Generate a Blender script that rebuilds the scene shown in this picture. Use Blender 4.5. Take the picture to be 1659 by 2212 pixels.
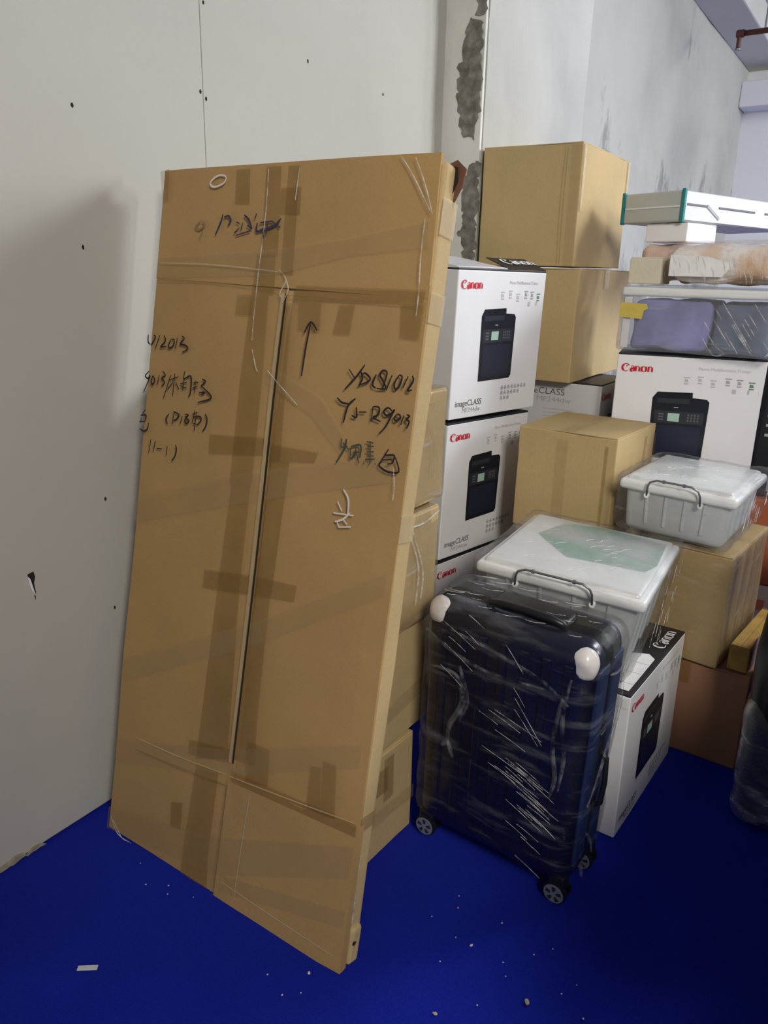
import bpy, bmesh, math, random
from mathutils import Vector, Matrix, noise
random.seed(7)
C = bpy.context.scene.collection
sc = bpy.context.scene
for o in list(bpy.data.objects): bpy.data.objects.remove(o)

# ---------------------------------------------------------------- camera
CP, CR, CA = math.radians(17.4), math.radians(1.3), math.radians(33.3)
fw = Vector((-math.sin(CA)*math.cos(CP), math.cos(CA)*math.cos(CP), -math.sin(CP)))
rt0 = Vector((math.cos(CA), math.sin(CA), 0)); up0 = rt0.cross(fw)
rt = rt0*math.cos(CR)+up0*math.sin(CR); up = -rt0*math.sin(CR)+up0*math.cos(CR)
cam = bpy.data.cameras.new('camera'); cam_o = bpy.data.objects.new('camera', cam); C.objects.link(cam_o)
M = Matrix.Identity(4)
for i in range(3): M[i][0] = rt[i]; M[i][1] = up[i]; M[i][2] = -fw[i]
M[2][3] = 1.5
cam_o.matrix_world = M
cam.sensor_fit = 'VERTICAL'; cam.sensor_height = 36.0; cam.lens = 36.0*1650/2212; cam.clip_start = .02
sc.camera = cam_o
# ---------------------------------------------------------------- world, lights, exposure
w = bpy.data.worlds.new('world'); sc.world = w; w.use_nodes = True
w.node_tree.nodes['Background'].inputs[0].default_value = (.86, .92, 1, 1)
w.node_tree.nodes['Background'].inputs[1].default_value = .19
def area(name, loc, target, sx, sy, power, col):
    l = bpy.data.lights.new(name, 'AREA'); l.shape = 'RECTANGLE'; l.size = sx; l.size_y = sy; l.energy = power; l.color = col
    o = bpy.data.objects.new(name, l); C.objects.link(o); o.location = loc
    o.rotation_euler = (Vector(target)-Vector(loc)).to_track_quat('-Z', 'Y').to_euler()
    return o
area('aisle_light', (3.9, 4.9, 2.75), (-1.2, 2.8, 1.0), .4, 1.2, 60, (.90, .95, 1))
area('ceiling_light_middle', (1.2, 4.2, 3.38), (-.6, 2.4, .6), .7, 1.5, 135, (.93, .96, 1))
area('far_wall_fill', (2.2, 6.6, 3.38), (.5, 7.8, 1.2), .3, 1.2, 200, (.96, .98, 1))  # fill lamp added to brighten the far wall
near = area('ceiling_light_near', (1.8, -.8, 3.35), (-.2, 2.6, 1.0), .9, 1.3, 94, (1, .94, .84))
near.data.spread = math.radians(120)
sc.view_settings.view_transform = 'Standard'; sc.view_settings.look = 'None'
sc.view_settings.exposure = 0; sc.view_settings.gamma = 1; sc.view_settings.use_curve_mapping = False

# ---------------------------------------------------------------- materials
def newmat(name):
    m = bpy.data.materials.new(name); m.use_nodes = True; nt = m.node_tree
    return m, nt, nt.nodes['Principled BSDF']
def noise_node(nt, scale, detail=3, vec=None, sc3=None, rough=.55):
    tc = nt.nodes.new('ShaderNodeTexCoord'); mp = nt.nodes.new('ShaderNodeMapping')
    nt.links.new(tc.outputs['Object'], mp.inputs[0])
    if sc3: mp.inputs['Scale'].default_value = sc3
    if vec: mp.inputs['Rotation'].default_value = vec
    n = nt.nodes.new('ShaderNodeTexNoise'); n.inputs['Scale'].default_value = scale; n.inputs['Detail'].default_value = detail
    n.inputs['Roughness'].default_value = rough
    nt.links.new(mp.outputs[0], n.inputs['Vector']); return n
def ramp(nt, fac, stops):
    r = nt.nodes.new('ShaderNodeValToRGB'); nt.links.new(fac, r.inputs[0])
    e = r.color_ramp.elements
    while len(e) < len(stops): e.new(.5)
    for k, (p, c) in enumerate(stops):
        e[k].position = p; e[k].color = (*c, 1) if len(c) == 3 else c
    return r
def bump(nt, b, h, strength=.2, dist=.002):
    n = nt.nodes.new('ShaderNodeBump'); n.inputs['Strength'].default_value = strength; n.inputs['Distance'].default_value = dist
    nt.links.new(h, n.inputs['Height']); nt.links.new(n.outputs[0], b.inputs['Normal']); return n
def plain(name, col, rough=.6, var=.06, scale=30, metal=0, spec=.4, bmp=0, coat=0):
    m, nt, b = newmat(name)
    n = noise_node(nt, scale, 4)
    r = ramp(nt, n.outputs[0], [(.3, [c*(1-var) for c in col]), (.7, [min(1, c*(1+var)) for c in col])])
    nt.links.new(r.outputs[0], b.inputs['Base Color'])
    b.inputs['Roughness'].default_value = rough; b.inputs['Metallic'].default_value = metal
    b.inputs['Specular IOR Level'].default_value = spec; b.inputs['Coat Weight'].default_value = coat
    if bmp: bump(nt, b, n.outputs[0], bmp, .003)
    return m
def cardboard(name, col, rough=.75, gloss=0):
    m, nt, b = newmat(name)
    n = noise_node(nt, 3, 5); n2 = noise_node(nt, 260, 2, sc3=(1, 1, .25))
    a = ramp(nt, n.outputs[0], [(.3, [c*.9 for c in col]), (.72, [c*1.08 for c in col])])
    f = ramp(nt, n2.outputs[0], [(.3, (.94, .94, .94)), (.7, (1.03, 1.03, 1.03))])
    mx = nt.nodes.new('ShaderNodeMix'); mx.data_type = 'RGBA'; mx.blend_type = 'MULTIPLY'; mx.inputs[0].default_value = 1
    nt.links.new(a.outputs[0], mx.inputs[6]); nt.links.new(f.outputs[0], mx.inputs[7])
    nt.links.new(mx.outputs[2], b.inputs['Base Color']); b.inputs['Roughness'].default_value = rough
    b.inputs['Specular IOR Level'].default_value = .25; b.inputs['Coat Weight'].default_value = gloss; b.inputs['Coat Roughness'].default_value = .3
    bump(nt, b, n.outputs[0], .6, .008)
    return m
def film(name, base=.02, peak=.4, scale=6, stretch=(1, 6, 1), rot=(0, .6, .3), tint=(.86, .90, .95), lo=.55, hi=.8, rough=.1):
    m, nt, b = newmat(name); nt.nodes.remove(b); out = [n for n in nt.nodes if n.type == 'OUTPUT_MATERIAL'][0]
    n = noise_node(nt, scale, 7, vec=rot, sc3=stretch, rough=.66)
    mr = nt.nodes.new('ShaderNodeMapRange'); nt.links.new(n.outputs[0], mr.inputs[0])
    mr.inputs[1].default_value = lo; mr.inputs[2].default_value = hi; mr.inputs[3].default_value = base; mr.inputs[4].default_value = peak
    bp = nt.nodes.new('ShaderNodeBump'); bp.inputs['Strength'].default_value = 1; bp.inputs['Distance'].default_value = .012
    nt.links.new(n.outputs[0], bp.inputs['Height'])
    lw = nt.nodes.new('ShaderNodeFresnel'); lw.inputs['IOR'].default_value = 1.5; nt.links.new(bp.outputs[0], lw.inputs['Normal'])
    tr = nt.nodes.new('ShaderNodeBsdfTransparent'); tr.inputs[0].default_value = (1, 1, 1, 1)
    gl = nt.nodes.new('ShaderNodeBsdfGlossy'); gl.inputs['Roughness'].default_value = rough; nt.links.new(bp.outputs[0], gl.inputs['Normal'])
    df = nt.nodes.new('ShaderNodeBsdfDiffuse'); df.inputs[0].default_value = (*tint, 1); nt.links.new(bp.outputs[0], df.inputs['Normal'])
    m1 = nt.nodes.new('ShaderNodeMixShader'); ml = nt.nodes.new('ShaderNodeMath'); ml.operation = 'MULTIPLY'; ml.inputs[1].default_value = .45; ml.use_clamp = True; nt.links.new(lw.outputs[0], ml.inputs[0]); nt.links.new(ml.outputs[0], m1.inputs[0]); nt.links.new(tr.outputs[0], m1.inputs[1]); nt.links.new(gl.outputs[0], m1.inputs[2])
    m2 = nt.nodes.new('ShaderNodeMixShader'); nt.links.new(mr.outputs[0], m2.inputs[0]); nt.links.new(m1.outputs[0], m2.inputs[1]); nt.links.new(df.outputs[0], m2.inputs[2])
    nt.links.new(m2.outputs[0], out.inputs['Surface']); return m
def cleartape(name, col, alpha, rough=.25):
    m, nt, b = newmat(name)
    n = noise_node(nt, 9, 4, sc3=(1, 1, 3))
    mr = nt.nodes.new('ShaderNodeMapRange'); nt.links.new(n.outputs[0], mr.inputs[0])
    mr.inputs[1].default_value = .3; mr.inputs[2].default_value = .75; mr.inputs[3].default_value = alpha*.75; mr.inputs[4].default_value = alpha*1.15
    nt.links.new(mr.outputs[0], b.inputs['Alpha']); b.inputs['Base Color'].default_value = (*col, 1)
    b.inputs['Roughness'].default_value = rough; b.inputs['Specular IOR Level'].default_value = .6
    return m
CB = cardboard('brown_cardboard', (.45, .285, .115))
CBY = cardboard('pale_cardboard', (.54, .40, .20))
CBD = cardboard('film_wrapped_cardboard', (.50, .36, .17), .5, .15)
CBR = cardboard('reddish_cardboard', (.33, .17, .10))
CREAM = cardboard('cream_cardboard', (.70, .64, .50))
TAPE = cleartape('brown_packing_tape', (.25, .13, .018), .33)
CTAPE = cleartape('clear_packing_tape', (.50, .35, .17), .20)
PTAPE = cleartape('pale_packing_tape', (.66, .53, .31), .5)
DARKGAP = plain('dark_gap', (.02, .016, .01), .9)
INK = plain('black_marker', (.018, .014, .016), .6)
GINK = plain('smoky_green_marker', (.05, .06, .045), .6)
BINK = plain('dark_blue_marker', (.035, .03, .07), .6)
FINK = plain('faded_brown_marker', (.27, .16, .09), .7)
CHALK = plain('white_chalk', (.72, .66, .60), .9)
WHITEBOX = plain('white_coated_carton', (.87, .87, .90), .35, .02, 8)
SIDEBOX = plain('grey_shaded_carton', (.66, .66, .68), .4, .03, 8)  # grey carton; on the printed sides it puts shade into the colour
RED = plain('red_print', (.62, .01, .03), .4)
PBLK = plain('black_print', (.012, .014, .022), .3, .3, 9)
PBLK2 = plain('dark_grey_print', (.03, .034, .045), .35)
PBLK3 = plain('glossy_navy_print', (.018, .022, .045), .3)
GREY = plain('grey_print', (.42, .42, .44), .4)
LGREY = plain('light_grey_print', (.58, .57, .58), .4)
DGREY = plain('charcoal_print', (.13, .13, .14), .4)
LCD = plain('pale_green_print', (.42, .62, .52), .4)
BLUEP = plain('blue_print', (.04, .17, .62), .4)
GREENP = plain('green_print', (.16, .28, .2), .4)
LID = plain('black_carton_top', (.02, .02, .026), .45)
WLAB = plain('white_paper', (.85, .85, .85), .6)
BLACKPL = plain('black_plastic', (.012, .013, .016), .35)
CHROME = plain('grey_steel_wire', (.22, .23, .24), .35, metal=.6)
SILVER = plain('silver_wheel_hub', (.28, .32, .42), .35, metal=.4)
PEARL = plain('padded_white_corner', (.82, .78, .76), .35, .08, 20, coat=.6)
SUIT = plain('navy_hard_shell', (.004, .006, .024), .24, .3, 12, spec=.6)
SUITS = plain('navy_shell_lit_side', (.022, .042, .13), .3, .3, 12, spec=.6)  # side of the navy shell, reflected light put into its colour
FILM = film('stretch_film', .003, .15, 5, (1, 1, 6), (0.62, 0, 0), lo=.52, hi=.82)
FILMS = film('stretch_film_dense', .10, .60, 9, (1, 1, 4), (.35, 0, 0), lo=.45, hi=.75)
FILMW = film('stretch_film_light', .01, .35, 7, (1, 1, 5), (.5, .3, 0), lo=.58, hi=.82)
FILMD = film('stretch_film_dark', .06, .65, 7, (1, 1, 3), (.4, .7, 0), lo=.52, hi=.75)
GLINT = film('glinting_clear_film', .05, .55, 40, (1, 1, 1), lo=.35, hi=.62, tint=(.95, .95, .92))  # creased film whose glints are put in as pale colour

# ---------------------------------------------------------------- mesh helpers
def link(name, me, m, parent=None):
    o = bpy.data.objects.new(name, me); C.objects.link(o)
    if m is not None: me.materials.append(m)
    if parent: o.parent = parent
    return o
def thing(name, label, cat, mat=None, group=None):
    o = bpy.data.objects.new(name, None); C.objects.link(o); o.empty_display_size = .05
    if mat is not None: o.matrix_world = mat
    o['label'] = label; o['category'] = cat
    if group: o['group'] = group
    return o
def tag(o, label=None, cat=None, group=None, kind=None):
    if label: o['label'] = label
    if cat: o['category'] = cat
    if group: o['group'] = group
    if kind: o['kind'] = kind
    return o
def pose(x, y, z, a, tx=0, ty=0):
    a, tx, ty = map(math.radians, (a, tx, ty))
    return Matrix.Translation((x, y, z)) @ Matrix.Rotation(a, 4, 'Z') @ Matrix.Rotation(tx, 4, 'X') @ Matrix.Rotation(ty, 4, 'Y')
def finish(bm, name, m, parent=None, smooth=False):
    bmesh.ops.recalc_face_normals(bm, faces=bm.faces)
    me = bpy.data.meshes.new(name); bm.to_mesh(me); bm.free()
    if smooth:
        for p in me.polygons: p.use_smooth = True
    return link(name, me, m, parent)
def bm_box(x0, y0, z0, x1, y1, z1, bev=0, seg=2, cuts=0):
    bm = bmesh.new()
    bmesh.ops.create_cube(bm, size=1)
    for v in bm.verts:
        v.co = Vector((x0+(v.co.x+.5)*(x1-x0), y0+(v.co.y+.5)*(y1-y0), z0+(v.co.z+.5)*(z1-z0)))
    if bev: bmesh.ops.bevel(bm, geom=list(bm.edges), offset=bev, segments=seg, profile=.5, affect='EDGES')
    if cuts: bmesh.ops.subdivide_edges(bm, edges=list(bm.edges), cuts=cuts, use_grid_fill=True)
    return bm
def box(name, p0, p1, m, parent=None, bev=.002, seg=2, cuts=0, amp=0, freq=4, smooth=False):
    bm = bm_box(*p0, *p1, bev, seg, cuts)
    if amp: wobble(bm, amp, freq)
    return finish(bm, name, m, parent, smooth)
def wobble(bm, amp, freq, off=(0, 0, 0)):
    bm.normal_update()
    for v in bm.verts:
        k = noise.noise(v.co*freq+Vector(off))
        v.co += v.normal*amp*k
def frame_mat(o, U, V):
    U = Vector(U).normalized(); V = Vector(V).normalized(); N = U.cross(V)
    m = Matrix.Identity(4)
    for i in range(3): m[i][0] = U[i]; m[i][1] = V[i]; m[i][2] = N[i]; m[i][3] = o[i]
    return m
def plate(name, polys, m, parent, F, off=.0008, th=.0006):
    """thin printed / taped pieces: polygons in a face frame F, given a small thickness"""
    if len(polys) > 1 and name in ('packing_tape', 'paper_label', 'printed_patch', 'printed_icon', 'label_bar', 'printed_picture'):
        return [plate(name, [p], m, parent, F, off, th) for p in polys][0]
    bm = bmesh.new()
    for p in polys:
        lo = [bm.verts.new(F @ Vector((x, y, off-th))) for x, y in p]
        hi = [bm.verts.new(F @ Vector((x, y, off))) for x, y in p]
        bm.faces.new(hi)
        n = len(p)
        for i in range(n): bm.faces.new((lo[i], lo[(i+1) % n], hi[(i+1) % n], hi[i]))
    return finish(bm, name, m, parent)
def rect(x0, y0, x1, y1): return [(x0, y0), (x1, y0), (x1, y1), (x0, y1)]
def smooth_line(p, k=4):
    if len(p) < 3: return p
    out = []
    for i in range(len(p)-1):
        p0 = Vector(p[max(i-1, 0)]); p1 = Vector(p[i]); p2 = Vector(p[i+1]); p3 = Vector(p[min(i+2, len(p)-1)])
        for j in range(k):
            t = j/k
            out.append(tuple(.5*((2*p1)+(-p0+p2)*t+(2*p0-5*p1+4*p2-p3)*t*t+(-p0+3*p1-3*p2+p3)*t**3)))
    out.append(tuple(p[-1])); return out
def ribbons(name, lines, width, m, parent, F, off=.0012, curve=True, taper=.35, ridge=0):
    bm = bmesh.new()
    for k, ln in enumerate(lines):
        p = [Vector(q) for q in (smooth_line(ln) if curve else ln)]
        n = len(p); L = []; R = []; T = []
        for i in range(n):
            d = (p[min(i+1, n-1)]-p[max(i-1, 0)])
            if d.length < 1e-9: d = Vector((1, 0))
            d.normalize(); nn = Vector((-d.y, d.x))
            e = i/(n-1); ww = width*.5*(taper+(1-taper)*math.sin(math.pi*min(max(.12+.76*e, 0), 1)))
            z = off+k*.00002
            L.append(bm.verts.new(F @ Vector((*(p[i]+nn*ww), z)))); R.append(bm.verts.new(F @ Vector((*(p[i]-nn*ww), z))))
            if ridge: T.append(bm.verts.new(F @ Vector((*p[i], z+ridge))))
        for i in range(n-1):
            if ridge:
                bm.faces.new((L[i], L[i+1], T[i+1], T[i])); bm.faces.new((T[i], T[i+1], R[i+1], R[i]))
            else: bm.faces.new((L[i], L[i+1], R[i+1], R[i]))
    o = finish(bm, name, m, parent)
    if 'crease' in name or 'bunched' in name: o['kind'] = 'stuff'
    return o
def text(name, body, size, m, parent, F, x, y, sx=1, bold=0, shear=0, align='LEFT'):
    cu = bpy.data.curves.new('lettering', 'FONT'); cu.body = body; cu.size = size; cu.extrude = .0002; cu.offset = bold; cu.shear = shear; cu.align_x = align
    cu.resolution_u = 3
    o = bpy.data.objects.new('lettering', cu); C.objects.link(o)
    bpy.context.view_layer.update()
    me = bpy.data.meshes.new_from_object(o.evaluated_get(bpy.context.evaluated_depsgraph_get()))
    bpy.data.objects.remove(o)
    for v in me.vertices: v.co = F @ Vector((x+v.co.x*sx, y+v.co.y, v.co.z+.0012))
    me.materials.clear(); me.name = name
    return link(name, me, m, parent)
def tube(name, pts, r, m, parent=None, seg=8, smooth=True):
    bm = bmesh.new(); rings = []
    pts = [Vector(p) for p in pts]
    for i, p in enumerate(pts):
        d = (pts[min(i+1, len(pts)-1)]-pts[max(i-1, 0)]).normalized()
        a = d.orthogonal().normalized() if i == 0 else (a-d*a.dot(d)).normalized()
        b = d.cross(a)
        rings.append([bm.verts.new(p+(a*math.cos(t)+b*math.sin(t))*r) for t in [2*math.pi*k/seg for k in range(seg)]])
    for i in range(len(rings)-1):
        for k in range(seg): bm.faces.new((rings[i][k], rings[i][(k+1) % seg], rings[i+1][(k+1) % seg], rings[i+1][k]))
    bm.faces.new(rings[0]); bm.faces.new(rings[-1])
    return finish(bm, name, m, parent, smooth)
def cyl(name, c, axis, r, h, m, parent=None, seg=24, bev=0):
    bm = bmesh.new()
    bmesh.ops.create_cone(bm, cap_ends=True, segments=seg, radius1=r, radius2=r, depth=h)
    if bev:
        bmesh.ops.bevel(bm, geom=[e for e in bm.edges if abs(e.verts[0].co.z-e.verts[1].co.z) < 1e-6], offset=bev, segments=2, affect='EDGES')
    q = Vector((0, 0, 1)).rotation_difference(Vector(axis)).to_matrix().to_4x4()
    bm.transform(Matrix.Translation(c) @ q)
    return finish(bm, name, m, parent)
def patch(name, poly, m, parent, F, off, th, amp=0):
    """irregular extruded polygon (plaster, mortar), outline broken up by noise"""
    if amp:
        out = []
        for i in range(len(poly)):
            a = Vector(poly[i]); c = Vector(poly[(i+1) % len(poly)]); n = max(2, int((c-a).length/.012))
            for k in range(n):
                p = a.lerp(c, k/n); q = Vector((p.x, p.y, 0))
                out.append((p.x+amp*noise.noise(q*40)+amp*.6*noise.noise(q*110), p.y+amp*noise.noise(q*40+Vector((9, 3, 1)))))
        poly = out
    return plate(name, [poly], m, parent, F, off, th)
# surface marks in metres on the leaning carton face (across, up)
INK_L= [[(0.643,1.323),(0.659,1.307)],[(0.682,1.335),(0.664,1.309),(0.638,1.28)],[(0.673,1.321),(0.68,1.307),(0.673,1.29)],[(0.673,1.292),(0.694,1.301),(0.699,1.309),(0.685,1.318),(0.677,1.314)],[(0.713,1.318),(0.707,1.297),(0.716,1.29)],[(0.733,1.292),(0.738,1.312),(0.738,1.325),(0.728,1.327),(0.722,1.318),(0.73,1.308),(0.74,1.294),(0.733,1.29),(0.718,1.29)],[(0.752,1.32),(0.742,1.288)],[(0.769,1.322),(0.76,1.305),(0.763,1.293),(0.772,1.299),(0.776,1.318),(0.769,1.322)],[(0.79,1.321),(0.781,1.297)],[(0.799,1.323),(0.803,1.313),(0.793,1.293),(0.803,1.295)],[(0.621,1.261),(0.635,1.252),(0.654,1.251)],[(0.669,1.264),(0.652,1.247),(0.645,1.21)],[(0.673,1.247),(0.677,1.226),(0.664,1.228)],[(0.681,1.237),(0.7,1.239)],[(0.715,1.252),(0.715,1.221)],[(0.715,1.252),(0.73,1.252),(0.73,1.237),(0.718,1.23),(0.738,1.224)],[(0.763,1.248),(0.752,1.254),(0.743,1.246),(0.75,1.238),(0.764,1.245),(0.767,1.251),(0.753,1.217),(0.738,1.199)],[(0.775,1.243),(0.77,1.235),(0.775,1.23),(0.784,1.237),(0.781,1.243),(0.775,1.243)],[(0.792,1.243),(0.787,1.223)],[(0.798,1.245),(0.805,1.243),(0.799,1.235),(0.806,1.232),(0.802,1.217)],[(0.766,1.171),(0.753,1.147)],[(0.758,1.157),(0.781,1.16),(0.779,1.144)],[(0.755,1.147),(0.776,1.151)],[(0.755,1.147),(0.748,1.134),(0.771,1.125),(0.797,1.129),(0.784,1.157)],[(0.767,1.14),(0.781,1.144)],[(0.518,1.297),(0.521,1.355),(0.527,1.411)],[(0.512,1.39),(0.527,1.414),(0.547,1.397)],[(0.01,1.356),(0.011,1.339),(0.02,1.332)],[(0.03,1.356),(0.037,1.35),(0.022,1.33)],[(0.053,1.357),(0.04,1.323)],[(0.068,1.358),(0.075,1.345),(0.059,1.329),(0.079,1.331)],[(0.096,1.35),(0.088,1.338),(0.091,1.328),(0.105,1.336),(0.106,1.349),(0.096,1.35)],[(0.117,1.355),(0.113,1.328)],[(0.131,1.36),(0.141,1.355),(0.128,1.341),(0.145,1.339),(0.157,1.331),(0.138,1.321)],[(0.025,1.266),(0.011,1.253),(0.022,1.247),(0.029,1.256),(0.021,1.234),(0.009,1.21)],[(0.041,1.256),(0.035,1.245),(0.039,1.234),(0.048,1.243),(0.041,1.256)],[(0.063,1.259),(0.059,1.235)],[(0.074,1.27),(0.085,1.26),(0.072,1.252),(0.085,1.243),(0.074,1.232)],[(0.105,1.263),(0.085,1.204)],[(0.099,1.249),(0.131,1.261)],[(0.119,1.268),(0.118,1.213)],[(0.114,1.246),(0.097,1.227)],[(0.124,1.247),(0.138,1.231)],[(0.153,1.277),(0.151,1.257)],[(0.151,1.256),(0.176,1.266),(0.179,1.226),(0.173,1.217)],[(0.141,1.245),(0.164,1.25)],[(0.151,1.254),(0.152,1.23)],[(0.144,1.239),(0.163,1.236)],[(0.185,1.251),(0.203,1.254)],[(0.193,1.257),(0.194,1.229)],[(0.184,1.238),(0.202,1.244)],[(0.215,1.263),(0.227,1.258),(0.213,1.247)],[(0.213,1.247),(0.247,1.228),(0.246,1.218),(0.207,1.206)],[(0.208,1.23),(0.228,1.232),(0.216,1.226)],[(0.022,1.168),(0.008,1.15)],[(0.006,1.151),(0.026,1.154),(0.025,1.141)],[(0.002,1.135),(0.025,1.138)],[(0.009,1.146),(0.008,1.132)],[(0.007,1.117),(0.021,1.113),(0.035,1.12),(0.038,1.136)],[(0.11,1.167),(0.101,1.154),(0.108,1.141)],[(0.128,1.176),(0.125,1.143)],[(0.126,1.175),(0.146,1.169),(0.14,1.159),(0.128,1.152)],[(0.158,1.167),(0.153,1.147)],[(0.167,1.173),(0.179,1.172),(0.17,1.164),(0.183,1.159),(0.174,1.151),(0.168,1.159),(0.179,1.172)],[(0.192,1.176),(0.21,1.182)],[(0.2,1.186),(0.195,1.157)],[(0.195,1.169),(0.218,1.173),(0.224,1.165),(0.214,1.154)],[(0.197,1.154),(0.216,1.153)],[(0.206,1.175),(0.204,1.137)],[(0.236,1.182),(0.244,1.169),(0.241,1.151),(0.232,1.139)],[(0.052,1.096),(0.048,1.061)],[(0.069,1.094),(0.065,1.067)],[(0.076,1.076),(0.096,1.077)],[(0.114,1.086),(0.113,1.064)],[(0.143,1.094),(0.148,1.083),(0.144,1.065),(0.134,1.053)]]
GREEN_L= [[(0.645,1.177),(0.646,1.16)],[(0.658,1.178),(0.656,1.157),(0.639,1.124)],[(0.65,1.168),(0.668,1.155)],[(0.645,1.158),(0.663,1.162)],[(0.672,1.161),(0.673,1.139)],[(0.672,1.163),(0.696,1.169),(0.698,1.143)],[(0.678,1.151),(0.694,1.155)],[(0.685,1.161),(0.684,1.146),(0.673,1.137)],[(0.687,1.154),(0.697,1.131)],[(0.71,1.179),(0.728,1.178)],[(0.719,1.181),(0.725,1.134)],[(0.713,1.169),(0.729,1.171)],[(0.713,1.158),(0.731,1.16)],[(0.715,1.149),(0.732,1.152)],[(0.712,1.141),(0.735,1.146)],[(0.708,1.133),(0.711,1.131)],[(0.722,1.133),(0.724,1.132)],[(0.737,1.137),(0.739,1.135)]]
BLUE_L= [[(0.233,1.645),(0.228,1.627),(0.214,1.599)],[(0.237,1.638),(0.251,1.641),(0.26,1.629),(0.252,1.62)],[(0.278,1.627),(0.288,1.623)],[(0.274,1.602),(0.289,1.614)],[(0.3,1.642),(0.316,1.631),(0.328,1.612)],[(0.298,1.625),(0.295,1.609)],[(0.313,1.619),(0.329,1.611)],[(0.28,1.597),(0.324,1.607)],[(0.338,1.645),(0.335,1.634)],[(0.343,1.624),(0.344,1.605),(0.364,1.612)],[(0.351,1.624),(0.385,1.627)],[(0.342,1.604),(0.393,1.617),(0.412,1.633)],[(0.362,1.612),(0.367,1.59)],[(0.385,1.627),(0.412,1.613)],[(0.374,1.624),(0.373,1.6)]]
FAINT_L= [[(0.163,1.632),(0.146,1.619),(0.16,1.612),(0.177,1.623),(0.166,1.63)],[(0.171,1.608),(0.163,1.59)]]
CHALK_L= [[(0.666,1.071),(0.682,1.051),(0.685,1.017)],[(0.655,1.042),(0.669,1.024)],[(0.647,1.016),(0.7,1.02)],[(0.69,1.024),(0.674,1.007),(0.654,0.998)],[(0.659,0.999),(0.668,0.987)],[(0.674,1.007),(0.687,0.998)],[(0.665,0.988),(0.697,0.995)],[(0.231,1.729),(0.232,1.723),(0.227,1.716),(0.216,1.711),(0.204,1.708),(0.192,1.708),(0.184,1.712),(0.183,1.718),(0.189,1.724),(0.199,1.73),(0.212,1.733),(0.224,1.732),(0.231,1.729)]]
TAPES= [[(0.257,1.745),(0.3,1.745),(0.308,1.667),(0.263,1.668)],[(0.349,1.746),(0.393,1.746),(0.409,1.552),(0.36,1.551)],[(0.399,1.699),(0.456,1.699),(0.46,1.64),(0.402,1.642)],[(0.414,1.745),(0.446,1.745),(0.458,1.512),(0.423,1.512)],[(0.348,1.556),(0.403,1.555),(0.41,1.471),(0.343,1.468)],[(0.343,1.468),(0.395,1.47),(0.402,1.284),(0.334,1.278)],[(0.334,1.278),(0.402,1.284),(0.402,1.037),(0.333,1.025)],[(0.34,1.027),(0.399,1.037),(0.399,0.779),(0.328,0.762)],[(0.328,0.762),(0.399,0.779),(0.416,0.361),(0.312,0.322)],[(0.434,1.451),(0.466,1.453),(0.481,1.103),(0.448,1.098)],[(0.448,1.098),(0.508,1.107),(0.497,0.792),(0.441,0.778)],[(0.441,0.778),(0.494,0.792),(0.496,0.485),(0.436,0.464)],[(0.436,0.464),(0.496,0.485),(0.504,0.377),(0.429,0.366)],[(0.253,1.135),(0.439,1.151),(0.441,1.11),(0.256,1.088)],[(0.451,1.139),(0.585,1.138),(0.578,1.114),(0.451,1.099)],[(0.279,0.806),(0.443,0.828),(0.443,0.781),(0.279,0.759)],[(0.449,0.827),(0.568,0.834),(0.566,0.795),(0.449,0.78)],[(0.474,1.491),(0.804,1.491),(0.802,1.465),(0.471,1.459)],[(0.598,1.456),(0.637,1.458),(0.632,1.394),(0.588,1.393)],[(0.751,1.462),(0.805,1.465),(0.803,1.394),(0.757,1.395)],[(0.486,1.459),(0.548,1.46),(0.553,1.395),(0.493,1.396)],[(0.3,1.465),(0.349,1.467),(0.349,1.421),(0.3,1.42)],[(0.283,0.364),(0.426,0.389),(0.423,0.354),(0.285,0.324)],[(0.474,0.431),(0.545,0.431),(0.551,0.342),(0.482,0.327)],[(0.666,0.439),(0.696,0.445),(0.707,0.337),(0.669,0.338)],[(0.699,0.462),(0.735,0.465),(0.748,0.343),(0.707,0.337)],[(0.433,0.338),(0.812,0.354),(0.814,0.325),(0.437,0.309)],[(0.242,0.177),(0.282,0.19),(0.284,0.117),(0.247,0.109)],[(0.317,0.311),(0.394,0.316),(0.387,0.089),(0.3,0.075)],[(0.3,0.075),(0.387,0.089),(0.394,0.002),(0.299,0.002)],[(-0.019,1.751),(0.034,1.756),(0.04,1.681),(0.02,1.682)]]
BANDS= [[(0.003,0.939),(0.33,1.047),(0.598,1.116),(0.772,1.162),(0.781,1.105),(0.607,1.056),(0.339,0.976),(0.008,0.872)],[(0.012,0.496),(0.463,0.722),(0.809,0.92),(0.817,0.872),(0.471,0.667),(0.016,0.432)],[(0.023,1.548),(0.402,1.567),(0.602,1.591),(0.793,1.626),(0.801,1.573),(0.608,1.554),(0.409,1.511),(0.021,1.497)],[(0.424,1.312),(0.577,1.26),(0.665,1.171),(0.645,1.143),(0.559,1.213),(0.415,1.275)],[(-0.023,0.264),(0.419,0.387),(0.797,0.537),(0.798,0.484),(0.428,0.323),(-0.015,0.199)],[(-0.003,0.065),(0.419,0.153),(0.807,0.303),(0.812,0.227),(0.416,0.051),(0.001,-0.003)],[(0.432,0.059),(0.818,0.146),(0.82,0.107),(0.434,0.015)]]
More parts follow.
